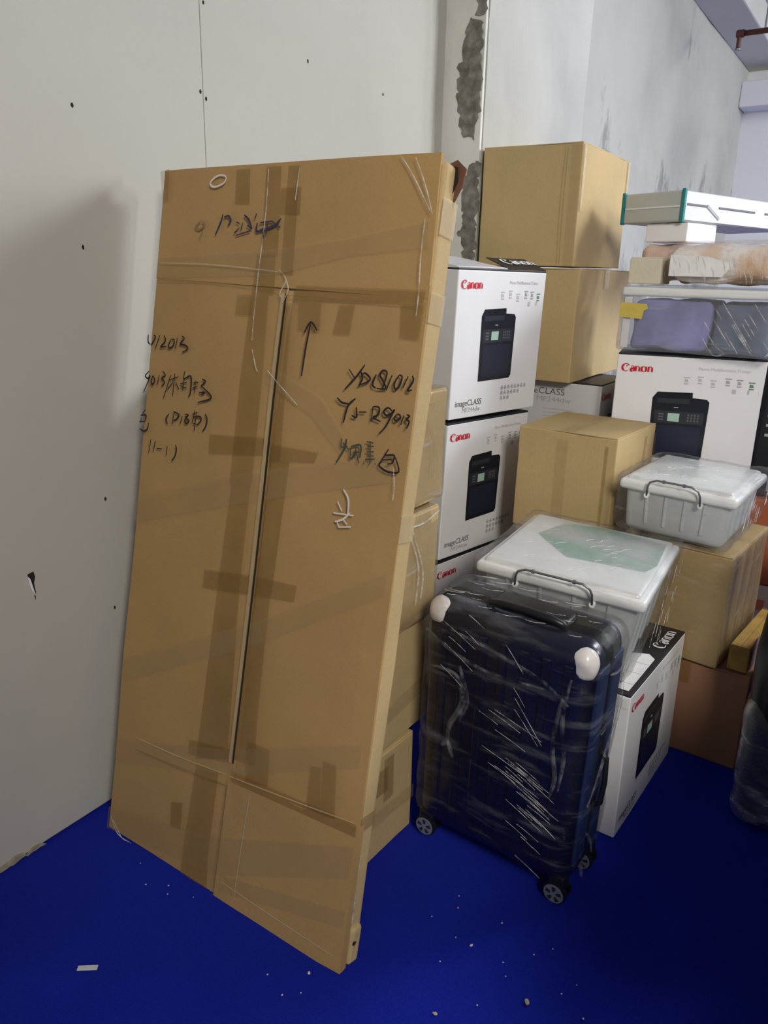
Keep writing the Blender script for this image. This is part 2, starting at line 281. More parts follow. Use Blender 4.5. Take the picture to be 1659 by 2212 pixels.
GLINTS= [[(0.361,1.74),(0.365,1.662),(0.364,1.592),(0.361,1.51),(0.361,1.407),(0.363,1.365)],[(0.366,1.344),(0.383,1.303),(0.393,1.294)],[(0.418,1.301),(0.449,1.278),(0.516,1.233)],[(0.707,1.747),(0.743,1.706),(0.791,1.639)],[(0.743,1.741),(0.773,1.687),(0.797,1.634)],[(0.783,1.135),(0.79,1.102),(0.792,1.069)],[(0.45,1.738),(0.448,1.689),(0.447,1.67)],[(0.019,0.044),(0.052,0.005),(0.109,-0.018)],[(0.03,0.037),(0.068,-0.002),(0.095,-0.02)],[(0.422,1.522),(0.445,1.502),(0.431,1.471),(0.444,1.457)],[(0.437,1.512),(0.454,1.482),(0.442,1.452)],[(0.782,1.626),(0.783,1.555),(0.789,1.484),(0.79,1.439)]]
SLIT= [(0.449,1.472),(0.445,1.257),(0.445,1.012),(0.443,0.711),(0.438,0.358)]

# ---------------------------------------------------------------- the setting
def wall_mat(name, c0, c1, c2, scale, sc3, rough=.85):
    m, nt, b = newmat(name)
    n = noise_node(nt, scale, 6, sc3=sc3); n2 = noise_node(nt, 45, 3)
    r = ramp(nt, n.outputs[0], [(.3, c0), (.5, c1), (.7, c2)])
    nt.links.new(r.outputs[0], b.inputs['Base Color']); b.inputs['Roughness'].default_value = rough
    bump(nt, b, n2.outputs[0], .15, .003); return m
DRY = wall_mat('painted_plasterboard', (.50, .488, .44), (.535, .522, .47), (.56, .547, .495), 1.4, (1, 1, 1))
PLASTER = wall_mat('rough_plaster', (.62, .62, .58), (.76, .75, .70), (.82, .81, .77), 5, (1, 1, .6))
MORTAR = wall_mat('exposed_mortar', (.11, .10, .085), (.20, .19, .165), (.31, .30, .27), 30, (1, 1, 1))
CONC = wall_mat('bare_concrete', (.36, .355, .33), (.50, .495, .46), (.60, .595, .56), 1.7, (1, .45, .5))
def stained_concrete():
    m, nt, bb = newmat('stained_concrete')
    n = noise_node(nt, 1.7, 6, sc3=(1, .45, .5)); n2 = noise_node(nt, 45, 3)
    r = ramp(nt, n.outputs[0], [(.3, (.33, .325, .30)), (.5, (.43, .425, .39)), (.7, (.50, .495, .46))])
    s = noise_node(nt, 3.4, 7, sc3=(1, .8, .42), rough=.72, vec=(.16, 0, 0))
    geo = nt.nodes.new('ShaderNodeTexCoord'); sep = nt.nodes.new('ShaderNodeSeparateXYZ'); nt.links.new(geo.outputs['Object'], sep.inputs[0])
    mz = nt.nodes.new('ShaderNodeMapRange'); nt.links.new(sep.outputs[2], mz.inputs[0])
    mz.inputs[1].default_value = 2.75; mz.inputs[2].default_value = 2.05; mz.inputs[3].default_value = 0; mz.inputs[4].default_value = .17
    ad = nt.nodes.new('ShaderNodeMath'); ad.operation = 'ADD'; nt.links.new(s.outputs[0], ad.inputs[0]); nt.links.new(mz.outputs[0], ad.inputs[1])
    st = ramp(nt, ad.outputs[0], [(.69, (1, 1, 1)), (.77, (.58, .58, .57))])
    mx = nt.nodes.new('ShaderNodeMix'); mx.data_type = 'RGBA'; mx.blend_type = 'MULTIPLY'; mx.inputs[0].default_value = 1
    nt.links.new(r.outputs[0], mx.inputs[6]); nt.links.new(st.outputs[0], mx.inputs[7]); nt.links.new(mx.outputs[2], bb.inputs['Base Color'])
    bb.inputs['Roughness'].default_value = .9; bump(nt, bb, n2.outputs[0], .15, .003); return m
SCONC = stained_concrete()
WHITEW = wall_mat('white_painted_wall', (.74, .75, .77), (.76, .77, .79), (.78, .79, .81), 1, (1, 1, 1))
CEIL = wall_mat('ceiling_paint', (.50, .50, .46), (.55, .55, .51), (.58, .58, .54), 1, (1, 1, 1))
def carpet_mat():
    m, nt, b = newmat('blue_carpet')
    n = noise_node(nt, 1.6, 5); n2 = noise_node(nt, 420, 2)
    r = ramp(nt, n.outputs[0], [(.3, (.006, .014, .27)), (.7, (.009, .021, .37))])
    f = ramp(nt, n2.outputs[0], [(.3, (.7, .7, .75)), (.7, (1.2, 1.2, 1.1))])
    mx = nt.nodes.new('ShaderNodeMix'); mx.data_type = 'RGBA'; mx.blend_type = 'MULTIPLY'; mx.inputs[0].default_value = 1
    nt.links.new(r.outputs[0], mx.inputs[6]); nt.links.new(f.outputs[0], mx.inputs[7])
    nt.links.new(mx.outputs[2], b.inputs['Base Color']); b.inputs['Roughness'].default_value = .95
    b.inputs['Specular IOR Level'].default_value = .05
    b.inputs['Sheen Weight'].default_value = .04
    bump(nt, b, n2.outputs[0], .4, .002); return m
bm = bmesh.new(); nx, ny = 110, 160
g = [[None]*(ny+1) for _ in range(nx+1)]
for i in range(nx+1):
    for j in range(ny+1):
        x = -1.72+i*7.7/nx; y = -3.2+j*11.3/ny
        k = max(0, min(1, (1.6-abs(y-1.1))))*max(0, min(1, (x+.75)/.3)) if -1.7 < x < .6 else 0
        z = -abs(.006*noise.noise(Vector((x*1.3+y*.6, y*6.5-x*1.2, 0))))*k - .0005
        g[i][j] = bm.verts.new((x, y, z))
for i in range(nx):
    for j in range(ny): bm.faces.new((g[i][j], g[i+1][j], g[i+1][j+1], g[i][j+1]))
tag(finish(bm, 'floor', carpet_mat(), smooth=True), kind='structure')
tag(box('ceiling', (-1.75, -3.2, 3.42), (6, 8.1, 3.5), CEIL, bev=0), kind='structure')
WX = -1.687
FW = frame_mat((WX, 0, 0), (0, 1, 0), (0, 0, 1))
wl = tag(box('wall_left', (WX-.15, -3.2, 0), (WX-.014, 2.93, 3.42), PLASTER, bev=0), kind='structure')
bounds = [-3.2, -2.02, -.8, .42, 1.636, 2.856]
for i in range(len(bounds)-1):
    p = box('wall_panel', (WX-.012, bounds[i]+.0012, .008), (WX, bounds[i+1]-.0012, 3.42), DRY, wl, bev=.0015)
p5 = box('wall_panel', (WX-.012, 2.8575, .008), (WX-.001, 2.93, 3.42), DRY, wl, bev=.0015)
def disc(name, y, z, r, m, par, F=FW, sxy=(1, 1), off=.0012, seed=0):
    random.seed(seed)
    pts = [(y+math.cos(a)*r*sxy[0]*random.uniform(.75, 1.2), z+math.sin(a)*r*sxy[1]*random.uniform(.75, 1.2)) for a in [k*math.pi/5 for k in range(10)]]
    return patch(name, pts, m, par, F, off, .001)
for k, (y, z) in enumerate([(1.224, 1.852), (1.219, 1.543), (1.626, 1.952), (1.646, 1.938), (2.082, 2.118), (2.5, 2.1), (1.217, .91), (1.215, .596), (1.625, 2.172), (1.65, 2.165)]):
    disc('screw_head', y, z, .0042, DARKGAP, wl, sxy=(.8, 1.25), seed=k)
patch('wall_gouge', [(.976, .772), (.992, .775), (.995, .760), (.990, .745), (.992, .722), (.989, .700), (.984, .735), (.977, .757)], DARKGAP, wl, FW, .001, .001)
patch('torn_paper', [(.974, .768), (.980, .760), (.985, .735), (.989, .712), (.986, .716), (.979, .735)], WHITEBOX, wl, FW, .004, .003)
TANP = plain('crumbled_tan_plaster', (.36, .33, .24), .9, .3, 40)
patch('chipped_plaster', [(.62, .002), (.93, .002), (.92, .010), (.88, .012), (.85, .020), (.82, .014), (.79, .028), (.75, .020), (.70, .030), (.64, .024)], TANP, wl, FW, .004, .004, .012)
patch('chipped_plaster', [(.66, .012), (.80, .008), (.78, .018), (.72, .020)], PLASTER, wl, FW, .010, .006, .010)
# plaster end strip + column + receding concrete wall
FS = frame_mat((0, 2.93, 0), (1, 0, 0), (0, 0, 1))
tag(box('trim_1', (-1.84, 2.931, 0), (-1.517, 2.95, 3.42), PLASTER, bev=.004, cuts=3, amp=.004), kind='structure')
t1 = bpy.data.objects['trim_1']
patch('exposed_mortar', [(-1.587, 2.425), (-1.60, 2.37), (-1.611, 2.335), (-1.622, 2.26), (-1.624, 2.18), (-1.616, 2.12), (-1.606, 2.06), (-1.585, 2.012), (-1.54, 2.005), (-1.534, 2.06), (-1.52, 2.12), (-1.518, 2.2), (-1.528, 2.27), (-1.522, 2.35), (-1.532, 2.41), (-1.56, 2.418)], MORTAR, t1, FS, .004, .004, .018)
patch('exposed_mortar', [(-1.562, 1.90), (-1.575, 1.86), (-1.583, 1.78), (-1.572, 1.70), (-1.578, 1.66), (-1.566, 1.60), (-1.57, 1.56), (-1.513, 1.56), (-1.512, 1.92), (-1.53, 1.94)], MORTAR, t1, FS, .004, .004, .018)
patch('exposed_mortar', [(-1.56, 2.43), (-1.556, 2.6), (-1.57, 2.9), (-1.512, 2.9), (-1.512, 2.43)], MORTAR, t1, FS, .003, .003, .014)
disc('plaster_hole', -1.625, 1.745, .008, DARKGAP, t1, F=FS, off=.006, seed=3)
disc('plaster_hole', -1.585, 1.66, .010, MORTAR, t1, F=FS, off=.006, seed=4)
def conc_slab(name, x0, y0, x1, y1, seed, m=None):
    bm = bm_box(x0, y0, 0, x1, y1, 3.42, 0, 1, 0)
    bmesh.ops.subdivide_edges(bm, edges=list(bm.edges), cuts=40, use_grid_fill=True)
    for v in bm.verts:
        if v.co.x > x1-.001: v.co.x += .007*noise.noise(Vector((seed, v.co.y*3, v.co.z*2)))+.003*noise.noise(Vector((seed, v.co.y*14, v.co.z*9)))
    return tag(finish(bm, name, m or CONC, smooth=False), kind='structure')
wc = conc_slab('wall_concrete', -1.9, 2.951, -1.515, 4.02, 1)
w2 = conc_slab('wall_concrete_far', -1.9, 4.02, -1.545, 8.0, 5, SCONC)
tag(box('wall_far', (-1.9, 8.0, 0), (6, 8.15, 3.42), WHITEW, bev=0), kind='structure')
BEAM = CEIL
tag(box('trim_2', (-1.545, 7.75, 2.92), (6, 8.0, 3.12), WHITEW, bev=.01), kind='structure')
tag(box('trim_3', (-1.545, 3.0, 3.24), (-1.26, 8.0, 3.42), BEAM, bev=.01), kind='structure')

# ---------------------------------------------------------------- tall flat carton leaning in front
vl = Vector((0, .335, 1.73)).normalized()
FPM = frame_mat((-1.6, 1.07, .004), (1, 0, 0), vl)       # local x = across, y = up the face, z = out of the face towards the camera
for L_ in (INK_L, GREEN_L, BLUE_L, FAINT_L, CHALK_L, TAPES, BANDS, GLINTS):
    for q in L_: q[:] = [(min(max(x, .003), .806), max(y, .002)) for x, y in q]
INK_ROWS = [(0, 10), (10, 20), (20, 25), (25, 27), (27, 34), (34, 54), (54, 59), (59, 70), (70, 75)]
fp = thing('flat_pack_carton', 'tall flat brown cardboard carton leaning at the front, taped all over and marked in black', 'carton', FPM)
WID, HGT, TH = .808, 1.752, .068
def sheet(name, poly_fn, z0, z1, m, parent, nx=14, ny=24, amp=.003, seed=0, bev=0):
    """closed bent cardboard sheet; poly_fn(u,v)->(x,y)"""
    bm = bmesh.new(); T = []; B = []
    for i in range(nx+1):
        T.append([]); B.append([])
        for j in range(ny+1):
            x, y = poly_fn(i/nx, j/ny); k = amp*noise.noise(Vector((x*3+seed, y*3, seed)))
            edge = min(i, nx-i)/nx; edge = min(edge*6, 1)
            T[i].append(bm.verts.new((x, y, z1+k-(1-edge)*bev))); B[i].append(bm.verts.new((x, y, z0)))
    for i in range(nx):
        for j in range(ny):
            bm.faces.new((T[i][j], T[i+1][j], T[i+1][j+1], T[i][j+1])); bm.faces.new((B[i][j], B[i][j+1], B[i+1][j+1], B[i+1][j]))
    for i in range(nx):
        bm.faces.new((T[i][0], B[i][0], B[i+1][0], T[i+1][0])); bm.faces.new((T[i][ny], T[i+1][ny], B[i+1][ny], B[i][ny]))
    for j in range(ny):
        bm.faces.new((T[0][j], T[0][j+1], B[0][j+1], B[0][j])); bm.faces.new((T[nx][j], B[nx][j], B[nx][j+1], T[nx][j+1]))
    return finish(bm, name, m, parent)
box('carton_core', (.012, .012, -TH), (WID-.002, HGT-.012, -.006), CBY, fp, bev=.012, seg=3, cuts=4, amp=.006)
def quadfn(a, b_, c, d): # bl, br, tr, tl
    return lambda u, v: ((a[0]*(1-u)+b_[0]*u)*(1-v)+(d[0]*(1-u)+c[0]*u)*v, (a[1]*(1-u)+b_[1]*u)*(1-v)+(d[1]*(1-u)+c[1]*u)*v)
sheet('left_panel', quadfn((0, .0), (.431, -.004), (.4455, 1.50), (.012, 1.50)), -.010, 0, CB, fp, seed=1, amp=.005)
sheet('right_panel', quadfn((.437, .29), (WID, .30), (.806, 1.50), (.4515, 1.50)), -.010, .001, CB, fp, seed=2, bev=.004, amp=.004)
sheet('top_panel', quadfn((.010, 1.497), (.806, 1.475), (.793, HGT), (.010, HGT+.004)), -.010, .0035, CB, fp, seed=3, bev=.003)
sheet('bottom_flap', quadfn((.414, -.020), (WID+.004, -.004), (WID+.004, .348), (.424, .312)), -.014, .0088, CB, fp, seed=4, bev=.002)
sheet('bottom_crease', quadfn((.09, .262), (.424, .292), (.424, .312), (.09, .288)), -.004, .0035, CB, fp, nx=8, ny=3, seed=6)
FL = Matrix.Identity(4)
ribbons('slit', [SLIT], .0055, DARKGAP, fp, FL, off=.0108, curve=True, taper=.8)
ribbons('slit_edge', [[(x-.010, y) for x, y in SLIT]], .011, PTAPE, fp, FL, off=.0104, taper=.8)
ribbons('fold_crease', [[(.09, .300), (.25, .306), (.42, .322)], [(.43, .322), (.60, .336), (.80, .356)], [(.03, 1.533), (.22, 1.53), (.42, 1.518)], [(.44, .045), (.62, .035), (.79, .03)], [(.50, .30), (.49, .15), (.485, .02)]], .0045, PTAPE, fp, FL, off=.0098, taper=.3, ridge=.001)
ribbons('fold_crease', [[(.09, .268), (.25, .275), (.42, .292)], [(.45, 1.468), (.62, 1.464), (.80, 1.458)], [(.423, .312), (.418, .15), (.413, -.01)], [(.02, 1.490), (.22, 1.49), (.43, 1.478)]], .0045, TAPE, fp, FL, off=.0096, taper=.4)
for k, q in enumerate(TAPES): plate('packing_tape', [q], TAPE, fp, FL, off=.0062+.0001*k, th=.0003)
for k, q in enumerate(BANDS): plate('clear_tape_band', [q], CTAPE, fp, FL, off=.0094+.0001*k, th=.0003)
# tape that folds over the right edge
FE = frame_mat((0, 0, 0), (0, 0, -1), (0, 1, 0))
FR = Matrix.Translation((WID-.008, 0, 0)) @ Matrix(((0, 0, 1, 0), (0, 1, 0, 0), (-1, 0, 0, 0), (0, 0, 0, 1)))
for y0, y1 in ((1.43, 1.49), (.33, .365), (1.60, 1.67), (.98, 1.04)): plate('packing_tape', [rect(.002, y0, .06, y1)], PTAPE if y0 > .9 else TAPE, fp, FR, off=.010, th=.0004)
for a_, z_ in INK_ROWS: ribbons('handwriting', INK_L[a_:z_], .0046, INK, fp, FL, off=.0112)
ribbons('handwriting', GREEN_L, .0045, GINK, fp, FL, off=.0112)['label'] = 'smoky green marker characters'
ribbons('handwriting', BLUE_L, .0055, BINK, fp, FL, off=.0112)['label'] = 'smudged dark blue marker characters'
ribbons('handwriting', FAINT_L, .0045, FINK, fp, FL, off=.0112)['label'] = 'faded brown marker characters'
ribbons('chalk_ring', CHALK_L[-1:], .0050, CHALK, fp, FL, off=.0112)['label'] = 'white chalk ring'
ribbons('chalk_mark', CHALK_L[:-1], .0050, CHALK, fp, FL, off=.0112)['label'] = 'white chalk marks'
ribbons('film_crease', GLINTS, .0036, GLINT, fp, FL, off=.0115, taper=.2, ridge=.0015)  # glints on film and tape, drawn as pale ridged strips
# torn open upper right corner and lower right corner flap
tc_ = Matrix.Translation((WID-.012, HGT-.03, -TH*.5))
plate('torn_corner', [[(-.012, .022), (.008, .03), (.030, .012), (.026, -.02), (.012, -.05), (.004, -.085), (.000, -.03)]], plain('torn_dark_cardboard', (.16, .075, .045), .9, .3, 20), fp, tc_, off=-.012, th=.004)
plate('torn_corner_inside', [[(0, .018), (.014, .014), (.018, -.012), (.006, -.045)]], DARKGAP, fp, tc_, off=-.006, th=.002)
lc = Matrix.Translation((WID-.004, .045, -.030))
bm = bm_box(-.02, -.05, -.026, .012, .045, .012, .010, 3); wobble(bm, .006, 30); finish(bm, 'crumpled_corner', CBY, fp)
bpy.data.objects['crumpled_corner'].matrix_local = lc
cyl('punched_hole', (WID+.009, .055, -.030), (1, 0, 0), .007, .002, DARKGAP, fp, seg=12)
ribbons('film_crease', [[(.0, .0), (.004, .05), (-.002, .12), (.002, .18)]], .012, GLINT, fp, FR @ Matrix.Translation((.02, .09, .004)), off=.003, taper=.2, ridge=.003)

# ---------------------------------------------------------------- cartons
def carton(name, label, P, wu, wv, h, m=None, group=None, tape=PTAPE, seam='u', bulge=.004, toptape=True, cat='carton', endtape=True, flaps=True):
    m = m or CBY
    t = thing(name, label, cat, P, group)
    box('carton_body', (0, 0, 0), (wu, wv, h-(.004 if flaps else 0)), m, t, bev=.004, seg=2, cuts=5, amp=bulge, freq=5)
    if flaps:
        g_ = .0015
        if seam == 'u':
            box('flap', (.002, .002, h-.005), (wu-.002, wv/2-g_, h), m, t, bev=.0015, cuts=3, amp=.002)
            box('flap', (.002, wv/2+g_, h-.005), (wu-.002, wv-.002, h), m, t, bev=.0015, cuts=3, amp=.002)
        else:
            box('flap', (.002, .002, h-.005), (wu/2-g_, wv-.002, h), m, t, bev=.0015, cuts=3, amp=.002)
            box('flap', (wu/2+g_, .002, h-.005), (wu-.002, wv-.002, h), m, t, bev=.0015, cuts=3, amp=.002)
    if toptape:
        w_ = .027
        if seam == 'u':
            plate('packing_tape', [rect(-.002, wv/2-w_, wu+.002, wv/2+w_)], tape, t, Matrix.Identity(4), off=h+.0028, th=.0008)
            if endtape: plate('packing_tape', [rect(wv/2-w_, h-.075, wv/2+w_, h+.002)], tape, t, face_x(wv), off=.0045, th=.0008)
        else:
            plate('packing_tape', [rect(wu/2-w_, -.002, wu/2+w_, wv+.002)], tape, t, Matrix.Identity(4), off=h+.0028, th=.0008)
            if endtape: plate('packing_tape', [rect(wu/2-w_, h-.075, wu/2+w_, h+.002)], tape, t, face_y(), off=.0045, th=.0008)
    return t
def face_y():  return frame_mat((0, 0, 0), (1, 0, 0), (0, 0, 1))            # local y=0 face, normal -y
def face_x(wv): return frame_mat((0, wv, 0), (0, -1, 0), (0, 0, 1))         # local x=0 face, normal -x, left edge first
# stack of four brown cartons behind the flat pack
SB = [(-1.585, 1.235, 0, .335, .645, .308, 'bottom'), (-1.58, 1.31, .313, .335, .645, .321, 'second from the floor'), (-1.59, 1.385, .641, .25, .675, .300, 'third from the floor'), (-1.60, 1.435, .954, .225, .680, .280, 'top')]
for k, (x, y, z, dy, dx, h, word) in enumerate(SB):
    lab = {'bottom': 'lowest brown carton of the stack behind the leaning flat carton, dark tape near top',
           'second from the floor': 'plain brown carton second from the floor in the stack behind the leaning flat carton',
           'third from the floor': 'brown carton in film, third up in the stack behind the leaning carton',
           'top': 'topmost pale brown carton of the stack right behind the leaning flat carton'}[word]
    P = pose(x+dx, y, z, 86 if k == 0 else 88)
    t = carton('brown_carton', lab, P, dy, dx, h, CBY if k in (0, 1) else CBD, 'cartons stacked behind the leaning carton', tape=CTAPE, seam='v', endtape=False)
    if k == 0: plate('packing_tape', [rect(.10, h-.12, .215, h-.045), rect(.20, h-.15, .24, h-.02)], TAPE, t, face_y(), off=.005)
    if k == 0: plate('clear_tape_band', [rect(.02, .1, dy, .14)], CTAPE, t, face_y(), off=.0055)
    if k in (1,): plate('clear_tape_band', [[(.02, .06), (dy, .1), (dy, .15), (.02, .10)]], CTAPE, t, face_y(), off=.0055)
    if k >= 2:
        bm = bm_box(-.004, -.004, -.001, dy+.004, dx+.004, h+.003, .01, 2, 8); wobble(bm, .006, 9, (k, 0, 0)); finish(bm, 'stretch_film', FILMW, t, True)
        ribbons('film_crease', [[(.02, h-.01), (dy*.6, h-.03), (dy-.01, h-.012)], [(.10, h-.03), (.15, h-.14), (.14, h-.24)], [(.11, h-.02), (.17, h-.15), (.165, h-.23)]], .006, CTAPE if k == 3 else GLINT, t, face_y(), off=.008, taper=.2, ridge=.003)

# printed printer cartons ------------------------------------------------------
def canon_logo(t, F, x, y, hh, m=RED, name='logo_lettering'):
    """red word CANON logo drawn as thick and thin pen strokes, hh = x-height"""
    L = []; a = hh
    def arc(cx, cy, rx, ry, a0, a1, n=10): return [(cx+rx*math.cos(math.radians(a0+(a1-a0)*i/n)), cy+ry*math.sin(math.radians(a0+(a1-a0)*i/n))) for i in range(n+1)]
    thick = []; thin = []
    thin.append(arc(x+.75*a, y+.62*a, .70*a, .68*a, 42, 300)); thick.append(arc(x+.75*a, y+.62*a, .66*a, .60*a, 120, 240))
    thin.append([(x+1.25*a, y+1.05*a), (x+.85*a, y+.95*a), (x+.80*a, y+.72*a)])
    cx = x+1.55*a
    thick.append([(cx+.62*a, y+.02*a), (cx+.62*a, y+.75*a)]); thin.append(arc(cx+.33*a, y+.70*a, .30*a, .24*a, 10, 170)); thick.append(arc(cx+.26*a, y+.26*a, .22*a, .24*a, 30, 300))
    for dx in (.95*a, 3.15*a):
        q = cx+dx
        thick.append([(q, y), (q, y+.95*a)]); thin.append(arc(q+.30*a, y+.62*a, .30*a, .30*a, 170, 20)); thick.append([(q+.62*a, y), (q+.62*a, y+.75*a)])
    q = cx+2.35*a
    thick.append(arc(q-.22*a, y+.46*a, .16*a, .44*a, 110, 250)); thick.append(arc(q+.22*a, y+.46*a, .16*a, .44*a, -70, 70)); thin.append(arc(q, y+.46*a, .36*a, .46*a, 0, 360, 16))
    ribbons(name, thin, .13*a, m, t, F, off=.0024, taper=.8)
    ribbons(name, thick, .34*a, m, t, F, off=.0026, taper=.9)
def printer_face(t, F, w_, h, off=0.0014):
    canon_logo(t, F, .035*w_, .872*h, .040*h)
    text('printed_lettering', 'Mono Multifunction Printer', .0155, LGREY, t, F, .56*w_, .905*h)
    # product picture: dark upright machine with stepped top
    plate('printed_picture', [[(.285*w_, .245*h), (.275*w_, .69*h), (.305*w_, .735*h), (.545*w_, .742*h), (.548*w_, .705*h), (.645*w_, .70*h), (.665*w_, .68*h), (.66*w_, .27*h), (.64*w_, .25*h)]], PBLK, t, F, off=off)
    plate('printed_picture', [[(.30*w_, .60*h), (.64*w_, .60*h), (.64*w_, .515*h), (.30*w_, .51*h)], [(.31*w_, .69*h), (.53*w_, .695*h), (.53*w_, .66*h), (.31*w_, .655*h)]], PBLK2, t, F, off=off+.0004)
    plate('printed_picture', [[(.31*w_, .49*h), (.63*w_, .495*h), (.63*w_, .28*h), (.31*w_, .275*h)]], PBLK3, t, F, off=off+.0004)
    plate('printed_picture', [rect(.395*w_, .525*h, .475*w_, .585*h)], LCD, t, F, off=off+.0008)
    key = [rect((.53+.022*i)*w_, (.533+.02*j)*h, (.542+.022*i)*w_, (.545+.02*j)*h) for i in range(4) for j in range(3)] + [rect(.33*w_, (.53+.02*j)*h, .365*w_, (.54+.02*j)*h) for j in range(3)]
    plate('printed_keys', key, DGREY, t, F, off=off+.0008)['kind'] = 'stuff'
    plate('printed_keys', [rect(.43*w_, .625*h, .46*w_, .632*h)], GREY, t, F, off=off+.0008)
    # row of feature icons
    ic = []
    for i, x in enumerate((.47, .56, .65, .745, .82, .90)):
        y = .845+.012*math.sin(i*2.3)
        ic += [rect(x*w_, y*h, (x+.042)*w_, (y+.008)*h), [(x*w_+.004, (y-.03)*h), ((x+.035)*w_, (y-.028)*h), ((x+.03)*w_, (y-.01)*h), ((x+.008)*w_, (y-.006)*h)], rect((x+.006)*w_, (y-.045)*h, (x+.036)*w_, (y-.037)*h)]
    plate('printed_icon', ic[:9], LGREY, t, F, off=off); plate('printed_icon', ic[9:15], GREY, t, F, off=off); plate('printed_icon', ic[15:], GREENP, t, F, off=off)
    plate('printed_icon', [rect(.80*w_, .755*h, .825*w_, .785*h), rect(.90*w_, .758*h, .912*w_, .785*h)], LGREY, t, F, off=off)
    # lower lettering and specification grid
    text('printed_lettering', 'imageCLASS', .030, DGREY, t, F, .05*w_, .085*h, shear=.1, sx=.95)
    text('printed_lettering', 'MF244dw', .024, GREY, t, F, .13*w_, .038*h, shear=.1, sx=1.05)
    cells = []
    for r_, n in enumerate((8, 6, 3)):
        for c_ in range(n):
            x = (.56+.040*c_)*w_; y = (.175-.038*r_)*h
            cells += [rect(x, y, x+.026*w_, y+.010*h), rect(x+.004*w_, y+.013*h, x+.022*w_, y+.020*h), rect(x+.002*w_, y-.007*h, x+.024*w_, y-.003*h)]
    plate('printed_table', cells, GREY, t, F, off=off)
def side_print(t, F, w_, h):
    text('printed_lettering', 'imageCLASS', .036, DGREY, t, F, .04, .885*h, sx=1.15)
    text('printed_lettering', 'MF244dw', .030, GREY, t, F, .13, .825*h, sx=1.25)
    lines = []
    for k in range(9): lines.append(rect(.16, (.76-.03*k)*h, (.16+[.13, .13, .10, .08, .12, .13, .09, .11, .07][k]), (.772-.03*k)*h))
    for k in range(6): lines.append(rect(.12, (.345-.022*k)*h, .12+.17-.01*(k % 3), (.354-.022*k)*h))
    plate('printed_paragraph', lines, LGREY, t, F, off=.0014)
    plate('printed_icon', [rect(.24, .445*h, .278, .49*h)], BLUEP, t, F, off=.0014)
    plate('printed_icon', [rect(.19, .45*h, .206, .485*h), [(.305, .45*h), (.33, .452*h), (.318, .49*h)], rect(.15, .395*h, .18, .412*h), rect(.21, .375*h, .25, .39*h), [(.215, .392*h), (.245, .392*h), (.23, .42*h)], [(.275, .378*h), (.315, .378*h), (.32, .41*h), (.31, .395*h)]], GREY, t, F, off=.0014)
    plate('shipping_label', [rect(.11, .10*h, .30, .205*h)], SIDEBOX, t, F, off=.0016)
    plate('label_lettering', [rect(.12, (.19-.014*k)*h, .12+.07-.012*(k % 2), (.195-.014*k)*h) for k in range(6)]+[rect(.12, .108*h, .28, .112*h)]+[rect(.225+.009*k, .15*h, .230+.009*k, .195*h) for k in range(5)], DGREY, t, F, off=.0020)
def printer_carton(label, P, wu=.5, wv=.4, h=.5, face=True, side=True, group='printer cartons', sidem=None):
    t = thing('printer_carton', label, 'printer box', P, group)
    box('carton_body', (0, 0, 0), (wu, wv, h-.006), WHITEBOX, t, bev=.003, seg=2, cuts=3, amp=.0012, freq=5)
    box('carton_top', (.001, .001, h-.007), (wu-.001, wv-.001, h), LID, t, bev=.002)
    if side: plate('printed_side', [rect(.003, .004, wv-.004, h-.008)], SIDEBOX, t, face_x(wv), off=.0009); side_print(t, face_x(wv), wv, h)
    if face: printer_face(t, face_y(), wu, h)
    return t
t = printer_carton('white printer carton at the top of the three-high stack, grey carton top turned up', pose(-1.245, 2.286, 1.021, 78.4, 1.2, .44))
# raised top flaps of that carton
f1 = box('top_flap', (.27, 0, 0), (.5, .11, .004), LID, t, bev=.001, cuts=2, amp=.002); f1.matrix_local = Matrix.Translation((0, .004, .5)) @ Matrix.Rotation(math.radians(19), 4, 'X')
canon_logo(f1, Matrix.Translation((.31, .045, .004)), 0, 0, .034, WLAB)
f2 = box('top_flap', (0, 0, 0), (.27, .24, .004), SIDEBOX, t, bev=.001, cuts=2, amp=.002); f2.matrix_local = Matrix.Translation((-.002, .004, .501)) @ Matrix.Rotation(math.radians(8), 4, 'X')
f2['label'] = 'pale grey turned-up flap'
printer_carton('middle white printer carton of the three-high stack, partly shaded', pose(-1.252, 2.271, .510, 80.4, 1.0, 1.0))
printer_carton('lowest printer carton of the three-high stack, only its red logo corner above the suitcase', pose(-1.262, 2.262, .0, 80.4, 0, 0), h=.495)
# printer carton on the floor beside the suitcase
t = printer_carton('printer carton standing on the blue floor just right of the suitcase, black top', pose(-.42, 1.848, 0, 87.6, -.6, .9), wu=.512, h=.446, side=False)
FT = Matrix.Identity(4)
canon_logo(t, Matrix.Translation((.335, .018, .446)), 0, 0, .026, WLAB)
plate('paper_label', [[(.02, .014), (.25, .016), (.275, .04), (.25, .09), (.02, .09)]], WLAB, t, FT, off=.4485)
plate('label_lettering', [rect(.06+.07*k, .018, .063+.07*k, .085) for k in range(3)], LGREY, t, FT, off=.4490)
plate('paper_label', [rect(.335, .405, .392, .435)], WLAB, t, face_x(.4), off=.002)
# printer carton behind, in the shadow under the brown one
printer_carton('shadowed printer carton under the overhanging brown carton at the back', pose(-.955, 3.00, .60, 90, 0, 0), wu=.36, wv=.40, h=.495)
printer_carton('printer carton at right under the clear storage box, logo face towards the room', pose(-.861, 2.857, .739, 12.6, 0, 0))
# hidden supports
carton('brown_carton', 'plain brown carton low behind the tubs, under the right printer carton', pose(-.861, 2.866, 0, 12.6), .5, .36, .733, CBY)
carton('brown_carton', 'plain brown carton hidden under the shadowed printer carton at the back', pose(-.97, 3.30, 0, 90), .36, .40, .598, CBY)
